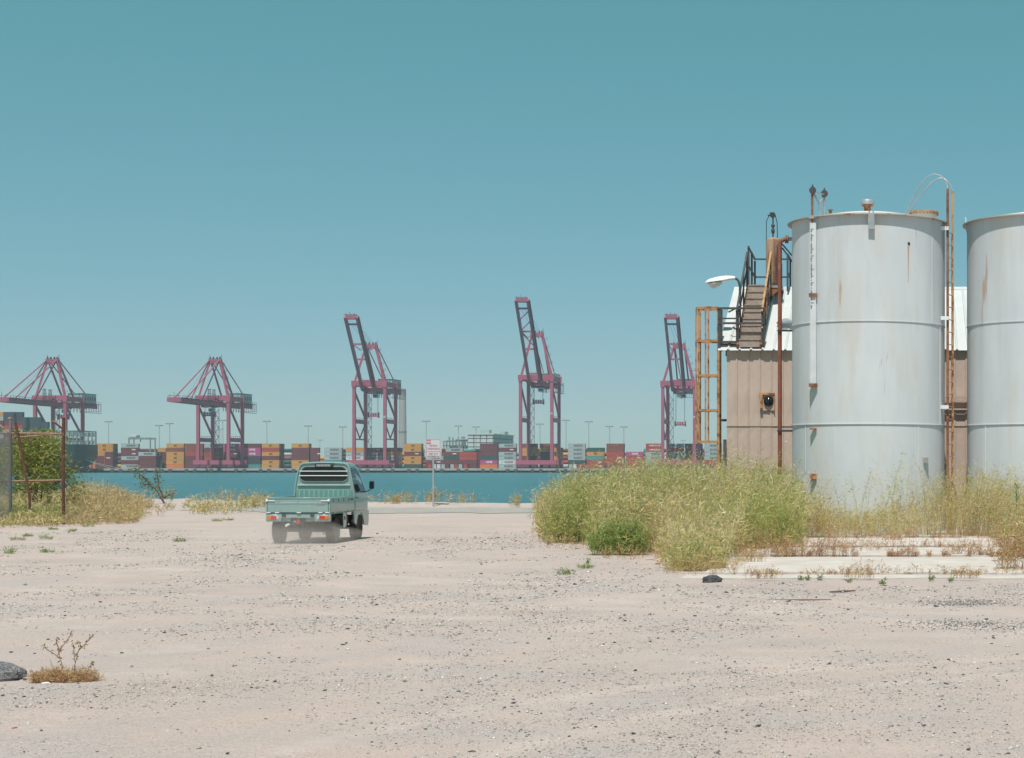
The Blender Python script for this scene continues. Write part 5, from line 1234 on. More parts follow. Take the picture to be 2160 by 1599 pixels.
for lo_, hi_, pal_, pp_ in ((0, .44, GRN[:3]+FRESH[1:3], [.22, .26, .22, .15, .15]), (.44, .56, GRN, GP), (.56, 2, GRN[2:5]+DRY[:3]+GRN[6:7], [.2, .18, .14, .14, .12, .10, .12])):
    k = (ed >= lo_) & (ed < hi_); weeds(V, x[k], y[k], h[k], pal_, pp_, 20, .12, .014, .36, .008)
# dense core foliage low in the mound
x, y = scatter(poly, 2000); weeds(V, x, y, np.interp(y, [26, 32, 46], [.2, .6, 1.1])*RNG.uniform(.6, 1, len(x)), GRN, [.16, .2, .22, .1, .14, .12, .06], 14, .12, .016, .35)
xs_, ys_ = scatter(poly, 900); u_ = U0+F*xs_/ys_; hs_ = np.interp(ys_, [26, 31.5, 36, 40, 46], [.55, 1.0, 1.72, 1.98, 1.85])*np.interp(u_, [1140, 1200, 1300, 1420, 1600, 1690], [.66, .88, 1.0, 1.06, 1.02, .8])*RNG.uniform(.75, 1.12, len(xs_))
weeds(V, xs_, ys_, hs_, DRY[:3]+GRN[3:4]+GRN[6:7], [.2, .1, .3, .2, .2], 13, .085, .010, .4, .008, tlo=.62)
me = V.mesh('tall_weeds', M['leaf']); tag(link('tall_weeds', me), 'big mound of tall yellow-green weeds beside the metal building', 'weeds', kind='stuff')
# feathery sprays standing out of the mound
def spray(u, v, vt, lab, n=5, pal=DRY, pp=DP, lean=.35, nl=26, dz=None, w_=.006, ll=.06, spread=.25):
    x, y = UV(u, v) if dz is None else (XU(u, dz), dz); H_ = ZV(vt, y); V = Veg()
    weeds(V, x+RNG.normal(0, spread*.5, n), y+RNG.normal(0, spread*.5, n), H_*RNG.uniform(.75, 1.02, n), pal, pp, nl, ll, .011, lean, w_, tlo=.45)
    me = V.mesh('weed_spray', M['leaf_dry']); me.transform(Matrix.Translation((-x, -y, 0)))
    return tag(link('weed_spray', me, None, (x, y, 0)), lab, 'weed', 'loose sprays of weeds')
for (u, vt, z) in ((1140, 1012, 38.5), (1152, 998, 38.5), (1175, 992, 39), (1205, 990, 39), (1240, 978, 40), (1280, 968, 40), (1330, 952, 40), (1356, 925, 41), (1372, 938, 41), (1410, 952, 41), (1445, 938, 42), (1470, 945, 42), (1505, 948, 42), (1560, 950, 42), (1600, 958, 41.5), (1640, 975, 41.5), (1665, 995, 41)):
    spray(u, 0, vt, 'thin pale seed spray rising out of the weed mound', 4, dz=z)
# green bush at the front of the mound
def bush(u, v, rx, ry, h, pal, pp, lab, name='weed_bush', ns=170, nl=26, ll=.10, lw=.02, z0=None, cat='bush', grp=None, mt='leaf', lean=.5):
    x, y = UV(u, v); V = Veg(); a = RNG.uniform(0, 6.28, ns); r = np.sqrt(RNG.uniform(0, 1, ns))
    bxx, byy = x+rx*r*np.cos(a)*.7, y+ry*r*np.sin(a)*.7
    weeds(V, bxx, byy, h*(1-.55*r**2)*RNG.uniform(.5, 1.08, ns), pal, pp, nl, ll, lw, lean, .006, z0=z0)
    me = V.mesh(name, M[mt]); zz = float(ground_h(x, y)) if z0 is None else z0; me.transform(Matrix.Translation((-x, -y, -zz)))
    return tag(link(name, me, None, (x, y, zz)), lab, cat, grp)
bush(1302, 1170, .78, .5, .95, FRESH[:3]+GRN[:3], [.14, .24, .2, .16, .16, .10], 'fresh green bush bulging from the foot of the weed mound', ns=200, nl=26, lw=.015, lean=.65)
bush(1200, 1142, .5, .5, 1.05, FRESH+GRN[2:4], [.2, .25, .15, .1, .1, .1, .1], 'leafy green bush at the channel end of the weed mound', ns=200, nl=30)
bush(1475, 1204, .62, .35, .44, GRN+DRY[:2], [.10, .16, .2, .12, .1, .04, .08, .1, .1], 'low olive weed clump creeping onto the gravel beside the black rock', ns=130, nl=16, ll=.08, lw=.012)
V = Veg()
for (u0_, v0_), (u1_, v1_) in (((1128, 1120), (1160, 1150)), ((1160, 1150), (1250, 1154)), ((1250, 1156), (1285, 1176)), ((1285, 1176), (1390, 1172)), ((1390, 1172), (1405, 1206)), ((1405, 1208), (1540, 1212)), ((1540, 1208), (1580, 1174)), ((1580, 1174), (1700, 1166))):
    n_ = 46; t_ = RNG.uniform(0, 1, n_); vq = v0_+(v1_-v0_)*t_+RNG.normal(0, 3.5, n_); yq = CH*F/(vq-V0); xq = (u0_+(u1_-u0_)*t_+RNG.normal(0, 5, n_)-U0)/F*yq
    weeds(V, xq, yq, RNG.uniform(.06, .34, n_), DRY+RED[:3]+GRN[1:3], [.14, .12, .12, .08, .06, .08, .12, .08, .1, .05, .05], 9, .07, .009, .8, .005)
tag(link('dead_undergrowth', V.mesh('dead_undergrowth', M['leaf_dry'])), 'short dead brown undergrowth along the foot of the weed mound', 'weeds', kind='stuff')
# weeds in front of the tanks
V = Veg(); x = RNG.uniform(-2.9, 4.4, 3000); y = RNG.uniform(38.4, 40.25, 3000)
nz = fbm(x*1.5, y*.5, 44); hh = (.18+1.9*np.clip(nz-.28, 0, .5))*np.interp(x, [-3, -2.3, -1.2, 0, .6, 1.3, 2.0, 4], [1.9, 1.45, 1.2, 1.6, 1.95, 1.6, 1.4, 1.7]); keep = ((x-TC[0])**2+(y-TZ)**2 > (TR+.04)**2) & (RNG.uniform(0, 1, len(x)) < .25+2.2*np.clip(nz-.3, 0, 1))
x, y, hh = x[keep], y[keep], hh[keep]*RNG.uniform(.6, 1.1, keep.sum())
weeds(V, x, y, hh, GRN+DRY[:3], [.07, .12, .17, .12, .10, .05, .09, .12, .08, .08], 17, .075, .010, .55, .006, z0=.15)
tag(link('tank_weeds', V.mesh('tank_weeds', M['leaf'])), 'tangled olive weeds growing along the foot of the tanks', 'weeds', kind='stuff')
for (u, vt) in ((1875, 932), (1885, 945), (1815, 965), (1955, 950), (1985, 965), (2100, 945), (2125, 960), (1925, 965), (1745, 980), (1715, 990), (2060, 970), (1840, 990), (1900, 975), (2015, 985), (2080, 985), (1780, 995)):
    spray(u, 0, vt, 'wiry branched weed stem standing before the white tanks', 4, GRN, GP, .4, 40, dz=39.7, spread=.2, w_=.009)
V = Veg(); x0_, y0_ = XU(2144, 38.2), 38.2; a = np.linspace(0, 1, 70)
pos = np.stack([x0_+RNG.normal(0, .035, 70), y0_+RNG.normal(0, .035, 70), .95+a*.36], 1); V.leaves(pos, np.stack([RNG.normal(0, 1, 70), RNG.normal(0, 1, 70), np.full(70, 1.)], 1), np.full(70, .07), np.full(70, .03), pick([(.20, .36, .12), (.27, .42, .16)], 70))
pts = np.array([[[x0_, y0_, .1], [x0_, y0_, .8], [x0_, y0_, 1.3]]]); V.ribbons(pts, np.full((1, 3), .015), np.array([[.16, .22, .07]]))
tag(link('leafy_stalk', V.mesh('leafy_stalk', M['leaf'])), 'bright green leafy stalk standing before the neighbouring tank', 'weed')
# dry reddish bush clumps by the slab end
for (u, v, rx, h, pal, pp, lab) in ((2150, 1205, .55, .95, RED+GRN[2:4], [.2, .16, .16, .12, .08, .14, .14], 'reddish dry bush at the end of the broad slab'), (2135, 1160, .6, 1.1, GRN+RED[:2], [.1, .15, .2, .12, .1, .05, .08, .1, .1], 'straggly olive bush behind the reddish dry bush'),
    (2195, 1180, .7, 1.25, DRY, DP, 'tall straw-coloured grass tuft at the slab end')):
    bush(u, v, rx, rx, h, pal, pp, lab, ns=120, nl=20, ll=.08, lw=.010, z0=.06)
# weeds in the slab joints
V = Veg()
for (y_, x0_, x1_, n, h0, z) in ((34.64, -3.0, 3.4, 420, .24, .08), (31.55, -3.1, 3.4, 1100, .27, .06), (38.62, -3, 4, 500, .3, .11), (26.77, -3.0, 3.0, 240, .12, .03), (33.2, -2.6, 2.6, 220, .14, .07)):
    x = RNG.uniform(x0_, x1_, n); d = fbm(x*1.7, x*0+y_, 50); k = d > .38; x = x[k]; weeds(V, x, np.full(len(x), y_)+RNG.normal(0, .04, len(x)), h0*RNG.uniform(.3, 1.2, len(x))*(.4+1.6*np.clip(d[k]-.4, 0, .4)/.25), RED+DRY[:2], [.2, .18, .14, .08, .1, .15, .15], 8, .05, .008, .7, .005, z0=z)
tag(link('joint_weeds', V.mesh('joint_weeds', M['leaf_dry'])), 'rust-brown dry weeds lining the joints of the concrete slabs', 'weeds', kind='stuff')
for (u, v, rx, h, lab) in ((1612, 1226, .42, .2, 'brown tuft at the slab foot nearest the black rock'), (1812, 1224, .35, .28, 'brown tuft with wiry stems midway along the slab foot'), (2035, 1225, .32, .2, 'brown tuft at the slab foot near the reddish bush'),
    (1650, 1180, .25, .36, 'rusty red tuft in the joint by the weed mound'), (2025, 1176, .3, .42, 'rusty red tuft in the joint near the reddish bush'), (1880, 1148, .3, .25, 'rusty tuft on the middle slab'), (1590, 1190, .3, .34, 'wispy straw tuft on the broad slab corner')):
    bush(u, v, rx, .12, h, RED+GRN[1:3], [.2, .18, .14, .1, .1, .14, .14], lab, 'dry_tuft', 42, 8, .05, .007, z0=.06, cat='tuft', mt='leaf_dry', lean=.95)
for i, (u, v) in enumerate(((1688, 1226), (1703, 1226), (1728, 1226), (1790, 1230), (1862, 1235), (1963, 1226), (2005, 1228), (1240, 1190), (1158, 1150))):
    bush(u, v, .05, .03, .10+.04*(i % 3), FRESH+RED[3:4], [.2, .2, .15, .15, .1, .2], 'tiny green weed sprouting at the edge of the gravel', 'weed_sprout', 9, 9, .04, .01, z0=.01, cat='weed', grp='weed sprouts at the gravel edge')

# ------------------------------------------------------------------ shore grass on the far side of the lot
V = Veg()
poly = [(XU(-60, 46.5), 46.5), UV(60, 1114), UV(150, 1110), UV(285, 1104), UV(300, 1090), UV(420, 1088), (XU(420, 66), 66), (XU(150, 72), 72), (XU(-80, 60), 60)]
x, y = scatter(poly, 4200); uu = U0+F*x/y; dn = fbm(x*.5, y*.5, 61)
fr_ = np.clip((y-np.interp(uu, [0, 150, 285, 420], [47.2, 48.8, 51.2, 59]))/4.5, np.where(uu < 150, .5, .25), 1)
hh = np.interp(uu, [0, 130, 190, 250, 300, 420, 560], [.75, .85, 1.1, .8, .5, .28, .25])*RNG.uniform(.4, 1.15, len(x))*(.45+1.1*dn)*fr_
k = ((uu < 300) & (dn > .30)) | (dn > .52); x, y, hh, uu = x[k], y[k], hh[k], uu[k]
l = uu < 130; weeds(V, x[l], y[l], hh[l], GRN+DRY, list(np.array(GP)*.55)+list(np.array(DP)*.45), 12, .13, .024, .35, .011); l = ~l; weeds(V, x[l], y[l], hh[l], DRY, DP, 12, .14, .022, .3, .011)
poly = [UV(400, 1087), UV(470, 1086), UV(560, 1078), (XU(575, 74), 74), (XU(380, 78), 78)]
x, y = scatter(poly, 520); dk = fbm(x*.6, y*.4, 91); k = dk > .44; x, y = x[k], y[k]; weeds(V, x, y, RNG.uniform(.12, .6, len(x))*(.4+1.2*dk[k]), GRN+DRY, list(np.array(GP)*.5)+list(np.array(DP)*.5), 11, .13, .025, .35, .011)
x = RNG.uniform(-38, -18, 420); y = shore(x)-RNG.uniform(.2, 2.2, 420); k = fbm(x*.5, y*0, 71) > .47; weeds(V, x[k], y[k], RNG.uniform(.2, .65, k.sum()), DRY+RED[:2], [.2, .15, .2, .15, .05, .1, .08, .07], 9, .12, .022, .4, .011)
tag(link('dry_grass', V.mesh('dry_grass', M['leaf_dry'])), 'straw-coloured dry grass between the fence and the shore', 'grass', kind='stuff')
for (u, v, h, lab) in ((915, 1067, .75, 'dry weed clump round the foot of the sign post'), (1085, 1070, .95, 'dry weed clump on the bank between sign and weed mound'), (835, 1067, .5, 'small pinkish weed clump on the bank behind the truck'), (540, 1072, .95, 'upright dry weed clump on the bank beside the truck bed'), (430, 1080, .7, 'olive weed clump on the bank by the leaning sapling')):
    bush(u, v, .35, .3, h, DRY+GRN[1:3], [.2, .16, .18, .1, .06, .1, .1, .1], lab, 'dry_tuft', 30, 12, .11, .02, cat='tuft', mt='leaf_dry')
for i, (u, v) in enumerate(((60, 1132), (35, 1140), (95, 1138), (110, 1118), (150, 1122), (185, 1112), (480, 1098), (455, 1100), (20, 1168), (95, 1166), (380, 1143), (690, 1128), (1235, 1198), (1190, 1212))):
    bush(u, v, .16+.1*((i*7) % 4)/3, .10, .08+.05*(i % 3), FRESH+DRY[3:4], [.22, .22, .16, .14, .1, .16], 'low green weed mat on the pale gravel', 'weed_mat', 20, 7, .06, .011, cat='weed', lean=1.6, grp='low weed mats on the gravel')
for (u, v, h, lab) in ((15, 1103, .8, 'green weed clump under the torn chain-link'), (52, 1106, .75, 'green weed clump at the foot of the leaning brace'), (98, 1105, .7, 'green weed clump between brace and fence post'), (128, 1104, .75, 'yellow-green weed clump at the foot of the fence post')):
    bush(u, v, .5, .4, h, FRESH+GRN[1:4], [.12, .16, .14, .08, .1, .14, .14, .12], lab, 'weed_clump', 60, 16, .12, .02, cat='weed')
# willow-like shrub behind the fence
def shrub(u0_, u1_, vt, Z, lab, n=5200):
    xc_ = XU((u0_+u1_)/2, Z); w_ = XU(u1_, Z)-XU(u0_, Z); H_ = ZV(vt, Z); T = thing('shrub', lab, 'shrub', (xc_, Z, 0)); V = Veg()
    b = MB(); 
    for i in range(9):
        a = RNG.uniform(0, 6.28); r = RNG.uniform(.1, .5)*w_; b.path([(RNG.normal(0, .08), RNG.normal(0, .08), -.05), (r*.4*math.cos(a), r*.4*math.sin(a), H_*.4), (r*math.cos(a), r*math.sin(a), H_*RNG.uniform(.75, .98))], [.03, .02, .006], 5)
    b.build('stem', mat('shrub_stem', (.16, .11, .07), .9), T)
    ncl = 70; cl = np.stack([RNG.normal(0, .30*w_, ncl), RNG.normal(0, .30*w_, ncl), H_*(.18+.78*RNG.beta(1.6, 1.3, ncl))], 1); cl[:, :2] *= (1.25-.75*cl[:, 2:3]/H_)
    m = n; ii = RNG.integers(0, ncl, m); pos = cl[ii]+RNG.normal(0, 1, (m, 3))*np.array([.17, .17, .16]); pos[:, 2] = np.clip(pos[:, 2], .05, H_)
    a = RNG.uniform(0, 6.28, m); dr = np.stack([np.cos(a), np.sin(a), RNG.uniform(-.2, 1.4, m)], 1)
    V.leaves(pos, dr, RNG.uniform(.09, .19, m), RNG.uniform(.022, .04, m), pick([(.17, .22, .06), (.27, .31, .08), (.40, .39, .12), (.52, .45, .15), (.09, .12, .035)], m, [.26, .28, .22, .14, .10]))
    tp = RNG.choice(m, 60); V.leaves(cl[ii[tp]]*np.array([1.1, 1.1, 1])+np.array([0, 0, .3]), np.stack([RNG.normal(0, .3, 60), RNG.normal(0, .3, 60), np.ones(60)], 1), np.full(60, .16), np.full(60, .03), pick([(.36, .34, .12)], 60))
    o = link('foliage', V.mesh('foliage', M['leaf']), T); return T
shrub(15, 140, 908, 55.0, 'leafy olive-green shrub growing behind the rusty fence', 9000)
shrub(-70, 30, 930, 55.5, 'dense green shrub behind the chain-link panel', 3000)
# leaning sapling at the bank
Z = 78.0; T = thing('sapling', 'thin leaning sapling with dark leaves against the water', 'sapling', (XU(350, Z), Z, float(ground_h(XU(350, Z), Z)))); O = Vector(T.location)
b = MB(tuple(O)); base = Vector(O); base.z -= .1
br = [[base, P(330, 1035, Z), P(303, 1008, Z), P(280, 988, Z)], [P(345, 1050, Z), P(336, 1030, Z), P(333, 1010, Z), P(332, 992, Z)], [P(318, 1022, Z), P(305, 1022, Z), P(296, 1018, Z)], [P(346, 1050, Z), P(358, 1044, Z), P(370, 1040, Z)]]
for p in br: b.path(p, [.05]+[.025]*(len(p)-2)+[.01], 5)
b.build('stem', mat('sapling_bark', (.10, .07, .06), .9), T)
V = Veg(); pos = []
for p, n in zip(br, (150, 110, 40, 40)):
    for i in range(n):
        t = RNG.uniform(.35 if p is br[0] else .1, 1)*(len(p)-1); k = min(int(t), len(p)-2); q = p[k].lerp(p[k+1], t-k)-O; pos.append([q.x+RNG.normal(0, .11), q.y+RNG.normal(0, .1), q.z+RNG.normal(0, .11)])
pos = np.array(pos); m = len(pos); V.leaves(pos, RNG.normal(0, 1, (m, 3))+np.array([0, 0, -.2]), RNG.uniform(.10, .2, m), RNG.uniform(.04, .07, m), pick([(.14, .19, .09), (.22, .25, .14), (.30, .25, .15)], m))
link('foliage', V.mesh('foliage', M['leaf']), T)
# foreground weed with seed heads, and boulder beside it
x, y = UV(135, 1440); T = thing('dry_weed', 'dry orange-brown weed with a few seed-headed stems beside the grey boulder', 'weed', (x, y, float(ground_h(x, y)))); O = Vector(T.location)
V = Veg(); n = 520; a = RNG.uniform(0, 6.28, n); r = np.sqrt(RNG.uniform(0, 1, n)); weeds(V, .28*r*np.cos(a), .10*r*np.sin(a), .16*(1-.45*r)*RNG.uniform(.35, 1.15, n), DRY[:3]+RED[:3]+GRN[2:3], [.2, .14, .16, .16, .14, .14, .06], 6, .04, .005, 1.0, .003, z0=0.0)
link('foliage', V.mesh('foliage', M['leaf_dry']), T)
b = MB(tuple(O)); V = Veg(); pos = []
def stemp(lst): return [Vector((XU(u, y), y+dy, ZV(v, y)+(O.z-ZV(1440, y)))) for u, v, dy in lst]
for lst in ([(136, 1436, 0), (131, 1405, 0), (125, 1385, 0), (125, 1372, 0)], [(125, 1374, 0), (134, 1360, .02), (144, 1345, .03), (146, 1335, .03)], [(125, 1372, 0), (120, 1360, 0), (118, 1350, 0)], [(157, 1436, 0), (158, 1405, 0), (165, 1376, 0), (180, 1358, .02), (192, 1345, .03)], [(158, 1400, 0), (156, 1375, 0), (155, 1362, 0)], [(127, 1392, 0), (115, 1380, -.02), (106, 1374, -.03), (98, 1366, -.03)], [(180, 1430, 0), (188, 1410, 0), (196, 1402, 0)], [(163, 1380, 0), (170, 1366, 0), (168, 1358, 0)]):
    p = stemp(lst); b.path(p, .0032, 4)
    for q0, q1 in zip(p[:-1], p[1:]):
        for k in range(5): q = q0.lerp(q1, RNG.uniform(0, 1))-O; pos.append([q.x+RNG.normal(0, .006), q.y+RNG.normal(0, .006), q.z+RNG.normal(0, .006)])
    for k in range(7): q = p[-1]-O; pos.append([q.x+RNG.normal(0, .012), q.y+RNG.normal(0, .01), q.z+RNG.normal(0, .012)])
b.build('stem', mat('weed_stem', (.30, .16, .10), .9), T)
pos = np.array(pos); m = len(pos); V.leaves(pos, RNG.normal(0, 1, (m, 3)), RNG.uniform(.015, .03, m), RNG.uniform(.008, .015, m), pick([(.30, .22, .10), (.26, .28, .09), (.34, .16, .10)], m)); link('seed_head', V.mesh('seed_head', M['leaf_dry']), T)['kind'] = 'stuff'
M['boulder'] = mat('boulder_rock', (.46, .455, .46), .95, vscale=9, bump=1.0, bscale=24, col2=(.24, .24, .25), vdet=8, rust=.55, rcol=(.10, .10, .11), rscale=13)
def lumpy(me, seed):
    co = np.empty(len(me.vertices)*3); me.vertices.foreach_get('co', co); co = co.reshape(-1, 3)
    k = 1+.5*(fbm(co[:, 0]*1.6+seed, co[:, 1]*1.6+co[:, 2]*1.3, seed)-.47)+.22*(fbm(co[:, 0]*6, co[:, 1]*6+co[:, 2]*5, seed+3)-.47)
    me.vertices.foreach_set('co', (co*k[:, None]).ravel()); me.update()
def rock(u, v, s, lab, seed, mt, sub=4):
    x, y = UV(u, v); me = rock_mesh('rock', seed, mt, 3, .16, .6); lumpy(me, seed)
    o = link('rock', me, None, (x, y, float(ground_h(x, y))+s[2]*.3), (0, 0, .3)); o.scale = s; return tag(o, lab, 'rock')
rock(4, 1437, (.155, .10, .15), 'rounded dark grey boulder beside the dry orange weed', 3, M['boulder'])
rock(1501, 1228, (.15, .09, .11), 'black lumpy rock at the foot of the olive weed clump', 8, mat('black_rock', (.17, .175, .19), .9, vscale=5, bump=1.0, bscale=20, col2=(.05, .05, .055)))
def scrap(name, u, v, L, w_, h_, rz, m, lab, cat):
    x, y = UV(u, v); z = float(ground_h(x, y)); b = MB((x, y, z)); b.path([(x-L/2*math.cos(rz), y-L/2*math.sin(rz), z+h_*.6), (x, y, z+h_*.9), (x+L/2*math.cos(rz), y+L/2*math.sin(rz), z+h_*1.6)], [w_*.6, w_, w_*.5], 6); tag(b.build(name, m), lab, cat)
wd = mat('driftwood', (.17, .09, .06), .9, var=.4, vscale=9)
scrap('wood_stick', 1777, 1249, .36, .016, .016, .1, wd, 'short dark stick lying on the gravel below the slab', 'stick')
scrap('wood_stick', 1680, 1266, .9, .012, .008, -.05, mat('grey_wood', (.20, .15, .13), .9), 'long grey stick half buried in the gravel', 'stick')
scrap('shell_scrap', 96, 1445, .07, .011, .008, -.2, M['white_paint'], 'white scrap lying under the dry orange weed', 'litter')
scrap('red_scrap', 31, 1535, .035, .006, .005, .7, mat('red_plastic', (.42, .09, .06), .6), 'tiny red scrap on the gravel', 'litter')
# scattered asphalt crumbs, dark patches by the slab
n = 1700; x = np.concatenate([XU(RNG.uniform(1960, 2110, n//2), 23.6), XU(RNG.uniform(1900, 2150, n//2), 18.9)]); yc = np.concatenate([np.full(n//2, 21.6), np.full(n//2, 18.5)])
y = yc+RNG.normal(0, .30, n); x = np.concatenate([RNG.normal(XU(2040, 21.6), .28, n//2), RNG.normal(XU(2040, 18.5), .5, n//2)]); s = RNG.uniform(.005, .014, n)
gm = stones_mesh('asphalt_crumbs', np.stack([x, y, ground_h(x, y)+s*.2], 1), s, SPAL[RNG.choice([0, 0, 6, 1, 1], n)], RNG); gm.materials.append(M['stones'])
tag(link('asphalt_crumbs', gm), 'dark crumbs of broken asphalt lying in patches on the gravel', 'gravel', kind='stuff')

# ------------------------------------------------------------------ rusty fence
M['fence_rail'] = mat('fence_rail', (.37, .215, .155), .85, var=.4, vscale=6, rust=.3, rcol=(.18, .07, .045), rscale=5)
FZ = 50.0; FT = thing('chain_link_fence', 'rusty pipe-framed fence with torn chain-link panel and leaning brace', 'fence', (XU(134, FZ), FZ, 0)); OF = tuple(FT.location)
def fp(u, v, Z=FZ): return P(u, v, Z)
M['fence_rust'] = mat('fence_rust', (.14, .05, .036), .85, var=.5, vscale=4, rust=.3, rcol=(.32, .16, .09), rscale=6); M['wire'] = mat('fence_wire', (.17, .17, .18), .7)
px = XU(134, FZ)
MB(OF).path([(px, FZ, -.1), (px-.01, FZ, 1.5), (px, FZ, ZV(881, FZ))], .045, 10).build('post', M['fence_rust'], FT)
MB(OF).tube(fp(134, 906), fp(111, 888), .03, 8).build('barb_arm', M['fence_rust'], FT)
MB(OF).path([(XU(22, FZ), FZ, -.1), (XU(22, FZ), FZ, ZV(884, FZ))], .045, 10).build('post', M['wire'], FT)
MB(OF).lathe([(.06, 0), (.055, .04), (.02, .06)], (XU(21, FZ), FZ, ZV(884, FZ)), 12).build('post_cap', M['fence_rail'], FT)
MB(OF).path([fp(-70, 916), fp(30, 914), fp(134, 915)], .028, 8).build('rail', M['fence_rail'], FT)
MB(OF).path([fp(26, 923.5), fp(80, 919), fp(134, 914)], .026, 8).build('rail', M['fence_rail'], FT)
MB(OF).path([fp(-70, 1018), fp(30, 1015), fp(132, 1013)], .028, 8).build('rail', M['fence_rail'], FT)
MB(OF).path([fp(33, 892, FZ-.08), fp(40, 925, FZ-.08), fp(52, 990, FZ-.08), fp(62, 1045, FZ-.08), fp(63, 1075, FZ-.08)], .035, 8).build('brace', M['fence_rust'], FT)
MB(OF).tube(fp(40, 915, FZ-.1), fp(26, 909, FZ-.1), .022, 6).build('clamp', M['fence_rust'], FT)
MB(OF).tube(fp(-5, 893), fp(20, 914), .03, 8).build('barb_arm', M['fence_rail'], FT)
b = MB(OF); x0_, x1_ = XU(-75, FZ), XU(25, FZ); z0_, z1_ = .15, ZV(911, FZ); st_ = .075
def wires(b, sg):
    for c_ in np.arange(-(z1_-z0_), (x1_-x0_), st_):
        xa_, za_ = x0_+c_, (z0_ if sg > 0 else z1_); xb2, zb2 = xa_+(z1_-z0_), (z1_ if sg > 0 else z0_)
        t0_ = max(0, (x0_-xa_)/(xb2-xa_)); t1_ = min(1, (x1_-xa_)/(xb2-xa_))
        if t1_ > t0_: b.bar((xa_+(xb2-xa_)*t0_, FZ-.05+.004*sg, za_+(zb2-za_)*t0_), (xa_+(xb2-xa_)*t1_, FZ-.05+.004*sg, za_+(zb2-za_)*t1_), .010)
wires(b, 1); wires(b, -1); o = b.build('wire_mesh', M['wire'], FT); o['kind'] = 'stuff'

# ------------------------------------------------------------------ warning sign
SZ = 72.0; gx_ = XU(914, SZ); gzz = float(ground_h(gx_, SZ)); SG = thing('warning_sign', 'white sign with red border and lettering on a grey post at the bank', 'sign', (gx_, SZ, gzz)); OG = tuple(SG.location)
MB(OG).bx(gx_-.035, gx_+.035, SZ-.02, SZ+.02, gzz-.2, ZV(930, SZ)).build('post', M['galv'], SG)
sx0_, sx1_, sz0_, sz1_ = XU(899, SZ), XU(930, SZ), ZV(966, SZ), ZV(926, SZ); M['sign_red'] = mat('sign_red', (.48, .12, .17), .6)
b = MB(OG); b.prism(rrect(sx1_-sx0_, sz1_-sz0_, .04, 4, (sx0_+sx1_)/2, (sz0_+sz1_)/2), SZ-.030, SZ-.026, 'Y'); bd = b.build('board', mat('sign_white', (.56, .58, .60), .6), SG)
cxs, czs = (sx0_+sx1_)/2, (sz0_+sz1_)/2; W_, H_ = sx1_-sx0_, sz1_-sz0_
b = MB(OG); yb0, yb1 = SZ-.034, SZ-.0305
b.bx(sx0_+.02, sx1_-.02, yb0, yb1, sz1_-.035, sz1_-.02); b.bx(sx0_+.02, sx1_-.02, yb0, yb1, sz0_+.02, sz0_+.035); b.bx(sx0_+.02, sx0_+.035, yb0, yb1, sz0_+.035, sz1_-.035); b.bx(sx1_-.035, sx1_-.02, yb0, yb1, sz0_+.035, sz1_-.035)
zm = sz0_+H_*.335; b.bx(sx0_+.035, sx1_-.035, yb0, yb1, zm, zm+.015); b.bx(sx0_+.0355, sx0_+.20, yb0, yb1, sz1_-.21, sz1_-.0355); b.build('red_border', M['sign_red'], bd)
for txt, sz_, wid, xx, zz, mt_, yy in (('NO', .12, .13, sx0_+.117, sz1_-.122, M['white_paint'], SZ-.0375), ('FISHING', .12, .34, cxs, sz0_+H_*.64, M['sign_red'], SZ-.0335), ('TRESPASSING', .12, .52, cxs, sz0_+H_*.475, M['sign_red'], SZ-.0335), ('KEEP OUT', .13, .40, cxs, sz0_+H_*.21, M['sign_red'], SZ-.0335), ('MUN. CODE SEC. 16.08', .05, .48, cxs, sz0_+H_*.09, M['ink_dark'], SZ-.0335)):
    me = text_mesh(txt, sz_, mt_, .001, .002, wid); link('lettering', me, bd, (xx-OG[0], yy-OG[1], zz-OG[2]))

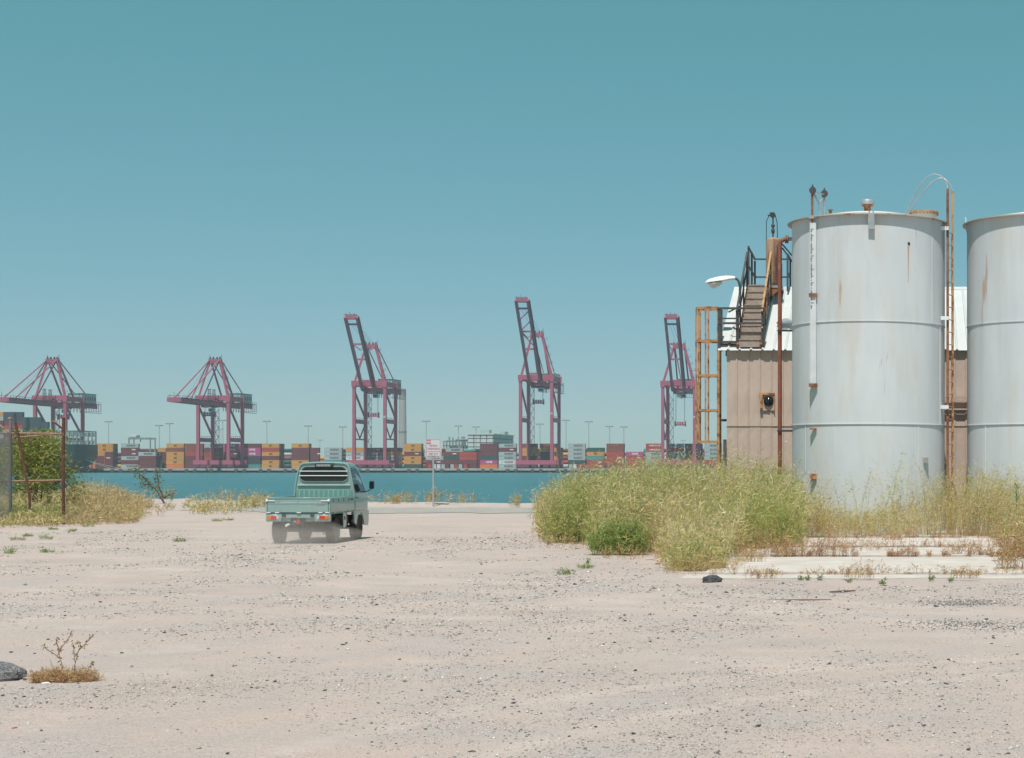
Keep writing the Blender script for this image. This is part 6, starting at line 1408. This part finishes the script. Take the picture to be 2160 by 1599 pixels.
# ------------------------------------------------------------------ dust behind the truck, and sea haze
def volmat(name, dens, col, noise=None):
    m = bpy.data.materials.new(name); m.use_nodes = True; N = m.node_tree; N.nodes.clear(); o = N.nodes.new('ShaderNodeOutputMaterial'); v = N.nodes.new('ShaderNodeVolumePrincipled')
    v.inputs['Color'].default_value = (*col, 1); v.inputs['Density'].default_value = dens; v.inputs['Anisotropy'].default_value = .0; N.links.new(v.outputs[0], o.inputs['Volume']); return m
HAZE = 0.00011
b = MB(); b.bx(-3200, 3200, -330, 4600, -7, 122)
tag(b.build('haze', volmat('sea_haze', HAZE, (.80, .92, .96))), 'thin pale sea haze over the harbour', kind='stuff')
bm = bmesh.new(); bmesh.ops.create_icosphere(bm, subdivisions=3, radius=1); drr = random.Random(6)
for v in bm.verts: d = v.co.normalized(); v.co = d*(1+.13*math.sin(4*d.x+1)+.12*math.sin(5*d.y+2)+.1*math.sin(6*d.z))
me = bpy.data.meshes.new('dust'); bm.to_mesh(me); bm.free(); me.materials.append(volmat('dust_air', .34, (.93, .87, .82)))
d = link('dust_cloud', me, None, (tcx-.15, TKZ-.1, .14)); d.scale = (1.7, 1.1, .45); tag(d, 'faint pale dust cloud kicked up around the truck wheels', kind='stuff')

# far container blocks seen in the gaps, one mass
frng = np.random.default_rng(8); vv, ff, cc = [], [], []; nb = 0
base = np.array([[0,0,0],[1,0,0],[1,1,0],[0,1,0],[0,0,1],[1,0,1],[1,1,1],[0,1,1]], float); qd = np.array([[0,3,2,1],[4,5,6,7],[0,1,5,4],[1,2,6,5],[2,3,7,6],[3,0,4,7]])
keys = list('BBBRKDGOOMMTBW'); x = XU(150, 1262)
while x < XU(1540, 1262):
    tiers = int(frng.choice([3, 4, 5, 5]))
    for i in range(tiers):
        k = keys[frng.integers(len(keys))]; vv.append(base*np.array([CL-.1, CW, CHH-.06])+np.array([x+frng.uniform(-.1, .1), 1262, DK+i*CHH])); ff.append(qd+nb); nb += 8; cc.append(np.tile(np.array(CC[k][1])*.9, (8, 1)))
    x += CL+.5 if frng.random() < .85 else CL+8
me = raw_mesh('far_containers', np.concatenate(vv), np.concatenate(ff), np.concatenate(cc)); me.materials.append(attrmat('far_container_paint', .6))
tag(link('far_containers', me), 'mass of mixed container stacks far behind the quay row', 'containers', kind='stuff')
